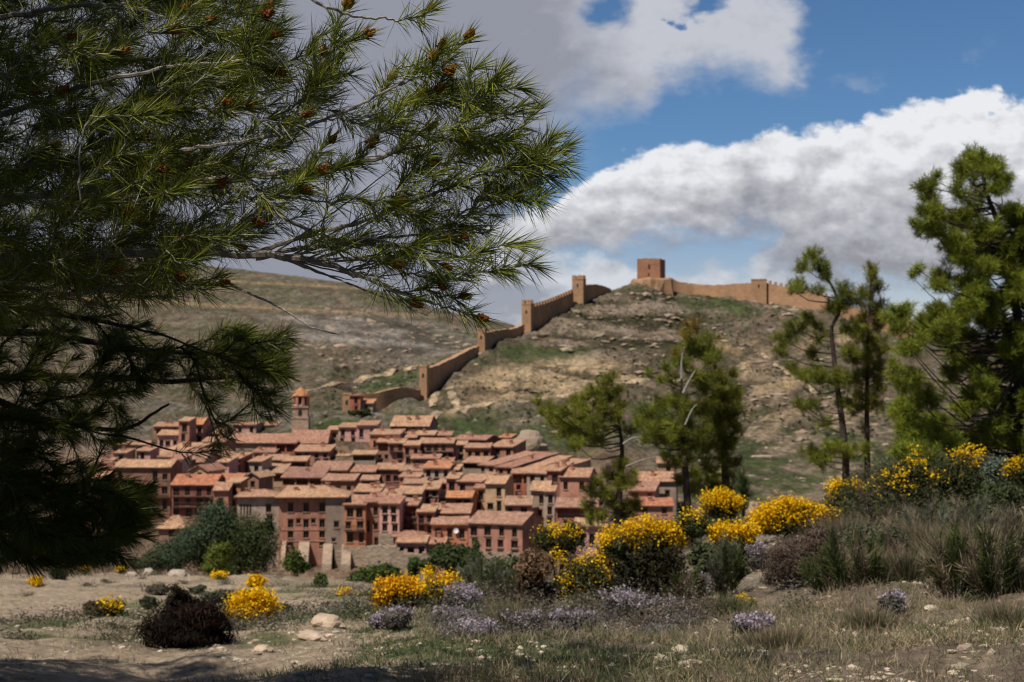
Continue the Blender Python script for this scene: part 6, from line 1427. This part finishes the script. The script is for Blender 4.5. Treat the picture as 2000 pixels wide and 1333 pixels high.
Lo2 = edge([(600, 620), (1000, 560), (1150, 492), (1200, 487), (1300, 472), (1400, 476), (1480, 466), (1530, 500), (1620, 548), (1700, 556), (1850, 575), (2100, 580), (2400, 600)])
L1 = edge([(300, 900), (800, 700), (920, 560), (1010, 450), (1070, 370), (1112, 290), (1150, 252), (1200, 243), (1250, 228), (1290, 190), (1350, 165), (1420, 146), (1470, 160), (1520, 182), (1560, 170), (1640, 165), (2400, 165)])
U3 = edge([(600, 480), (1080, 500), (1130, 502), (1190, 485), (1240, 522), (1290, 536), (1335, 514), (1430, 516), (1470, 512), (1500, 480), (1560, 452), (1620, 468), (1680, 530), (1740, 590), (1810, 620), (2100, 640), (2400, 640)])
m2 = math_(nt, 'MULTIPLY', sm(math_(nt, 'SUBTRACT', U2, Bw), -.002, .007), sm(math_(nt, 'SUBTRACT', Bw, Lo2), -.006, .016))
ew = sm(Aw, AB(1080, 0)[0], AB(1200, 0)[0]); e1 = math_(nt, 'SUBTRACT', Bw, L1)
m1s = math_(nt, 'ADD', math_(nt, 'MULTIPLY', sm(e1, -.012, .026), ew), math_(nt, 'MULTIPLY', sm(e1, -.03, .075), math_(nt, 'SUBTRACT', 1.0, ew)))
m1 = math_(nt, 'MULTIPLY', m1s, sm(math_(nt, 'ADD', math_(nt, 'SUBTRACT', AB(1562, 80)[0], Aw), math_(nt, 'ADD', cen(fine, .05), cen(puff, .02))), -.008, .022))
m3 = math_(nt, 'MULTIPLY', sm(math_(nt, 'SUBTRACT', U3, Bw), -.003, .013), .9)
# small gaps of blue inside the upper cloud
def blob(px, py, rx, ry):
    a, b = AB(px, py); da = math_(nt, 'DIVIDE', math_(nt, 'SUBTRACT', Aw, a), rx / FX); db = math_(nt, 'DIVIDE', math_(nt, 'SUBTRACT', Bw, b), ry / FX)
    return math_(nt, 'SQRT', math_(nt, 'ADD', math_(nt, 'MULTIPLY', da, da), math_(nt, 'MULTIPLY', db, db)))
for e in ((1170, 15, 55, 32), (1385, 0, 50, 20), (1330, 30, 12, 12)):
    m1 = math_(nt, 'MULTIPLY', m1, sm(blob(*e), .35, 1.5))
wisp = sm(blob(1665, 160, 60, 16), 1.3, .3); wisp2 = sm(blob(1925, 108, 22, 22), 1.3, .2)
ms = math_(nt, 'MULTIPLY', math_(nt, 'MAXIMUM', math_(nt, 'MULTIPLY', wisp, .38), math_(nt, 'MULTIPLY', wisp2, .2)), sm(fine, .35, .7))
# cloud light: bright sunlit heads, grey flat bases, leaden mass on the left
WH = (8.3, 8.4, 8.7); GY = (3.0, 3.05, 3.45); LG = (5.4, 5.6, 6.2); DK = (2.9, 3.05, 3.65)
t2 = math_(nt, 'DIVIDE', math_(nt, 'SUBTRACT', Bw, Lo2), math_(nt, 'MAXIMUM', math_(nt, 'SUBTRACT', U2, Lo2), .01))
lump = nz(26, 8, .58, (1.5, 4, 0)); lump2 = nz(26, 8, .58, (1.505, 3.988, 0))
relf = math_(nt, 'MULTIPLY', math_(nt, 'SUBTRACT', lump, lump2), 1.5)
f2 = math_(nt, 'ADD', math_(nt, 'ADD', math_(nt, 'MULTIPLY', t2, 1.05), cen(nz(6, 5, .5, (2, 8, 0)), .8)), relf)
c2 = ramp(nt, f2, [(.05, tuple(x / 10 for x in GY)), (.45, (.50, .51, .55)), (.9, tuple(x / 10 for x in WH))])
f1 = math_(nt, 'ADD', math_(nt, 'ADD', sm(Aw, AB(960, 0)[0], AB(1330, 0)[0]), cen(nz(7, 7, .6, (6, 3, 0)), 1.3)), math_(nt, 'MULTIPLY', relf, .7))
c1 = ramp(nt, f1, [(.1, tuple(x / 10 for x in DK)), (.6, (.42, .44, .50)), (1, tuple(x / 10 for x in LG))])
f3 = math_(nt, 'ADD', math_(nt, 'ADD', math_(nt, 'MULTIPLY', math_(nt, 'MULTIPLY', sm(Aw, AB(1620, 0)[0], AB(1420, 0)[0]), sm(Aw, AB(1000, 0)[0], AB(1150, 0)[0])), .6), cen(fine, .7)), math_(nt, 'ADD', relf, .1))
c3 = ramp(nt, f3, [(.05, (.32, .34, .40)), (.8, (.68, .70, .74))])
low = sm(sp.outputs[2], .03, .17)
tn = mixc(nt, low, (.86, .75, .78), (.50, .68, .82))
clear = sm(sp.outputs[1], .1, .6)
tn = mixc(nt, clear, (.30, .36, .42), tn)  # sky behind and beside the eye dimmed to deepen the shadows
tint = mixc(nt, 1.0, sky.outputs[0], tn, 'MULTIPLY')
sc10 = lambda c: mixc(nt, 1.0, c, (10, 10, 10), 'MULTIPLY')
front = sm(sp.outputs[1], .25, .5); up = sm(sp.outputs[2], -.02, .02)
fm = lambda m: math_(nt, 'MULTIPLY', m, front)
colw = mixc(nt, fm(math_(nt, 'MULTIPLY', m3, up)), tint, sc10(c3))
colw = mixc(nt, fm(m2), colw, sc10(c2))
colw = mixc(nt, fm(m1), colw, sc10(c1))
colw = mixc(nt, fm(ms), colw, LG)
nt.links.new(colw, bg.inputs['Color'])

cam = bpy.data.cameras.new('camera'); co_ = bpy.data.objects.new('camera', cam); C.objects.link(co_)
cam.sensor_width = 36; cam.lens = 50; cam.clip_start = .05; cam.clip_end = 6000
co_.location = (0, 0, 0); co_.rotation_euler = (math.pi / 2 + PITCH, 0, 0)
cam.dof.use_dof = True; cam.dof.focus_distance = 4.05; cam.dof.aperture_fstop = 7.5; cam.dof.aperture_blades = 7
S = bpy.context.scene; S.camera = co_
S.view_settings.view_transform = 'Standard'; S.view_settings.look = 'None'; S.view_settings.exposure = 0; S.view_settings.gamma = 1
S.render.engine = 'CYCLES'; S.cycles.max_bounces = 6; S.cycles.diffuse_bounces = 3; S.cycles.glossy_bounces = 2; S.cycles.transmission_bounces = 3; S.cycles.caustics_reflective = False; S.cycles.caustics_refractive = False
S.cycles.use_adaptive_sampling = False; S.cycles.use_denoising = True; S.cycles.denoiser = 'OPENIMAGEDENOISE'; S.cycles.sample_clamp_indirect = 4
S.cycles.filter_width = 1.2
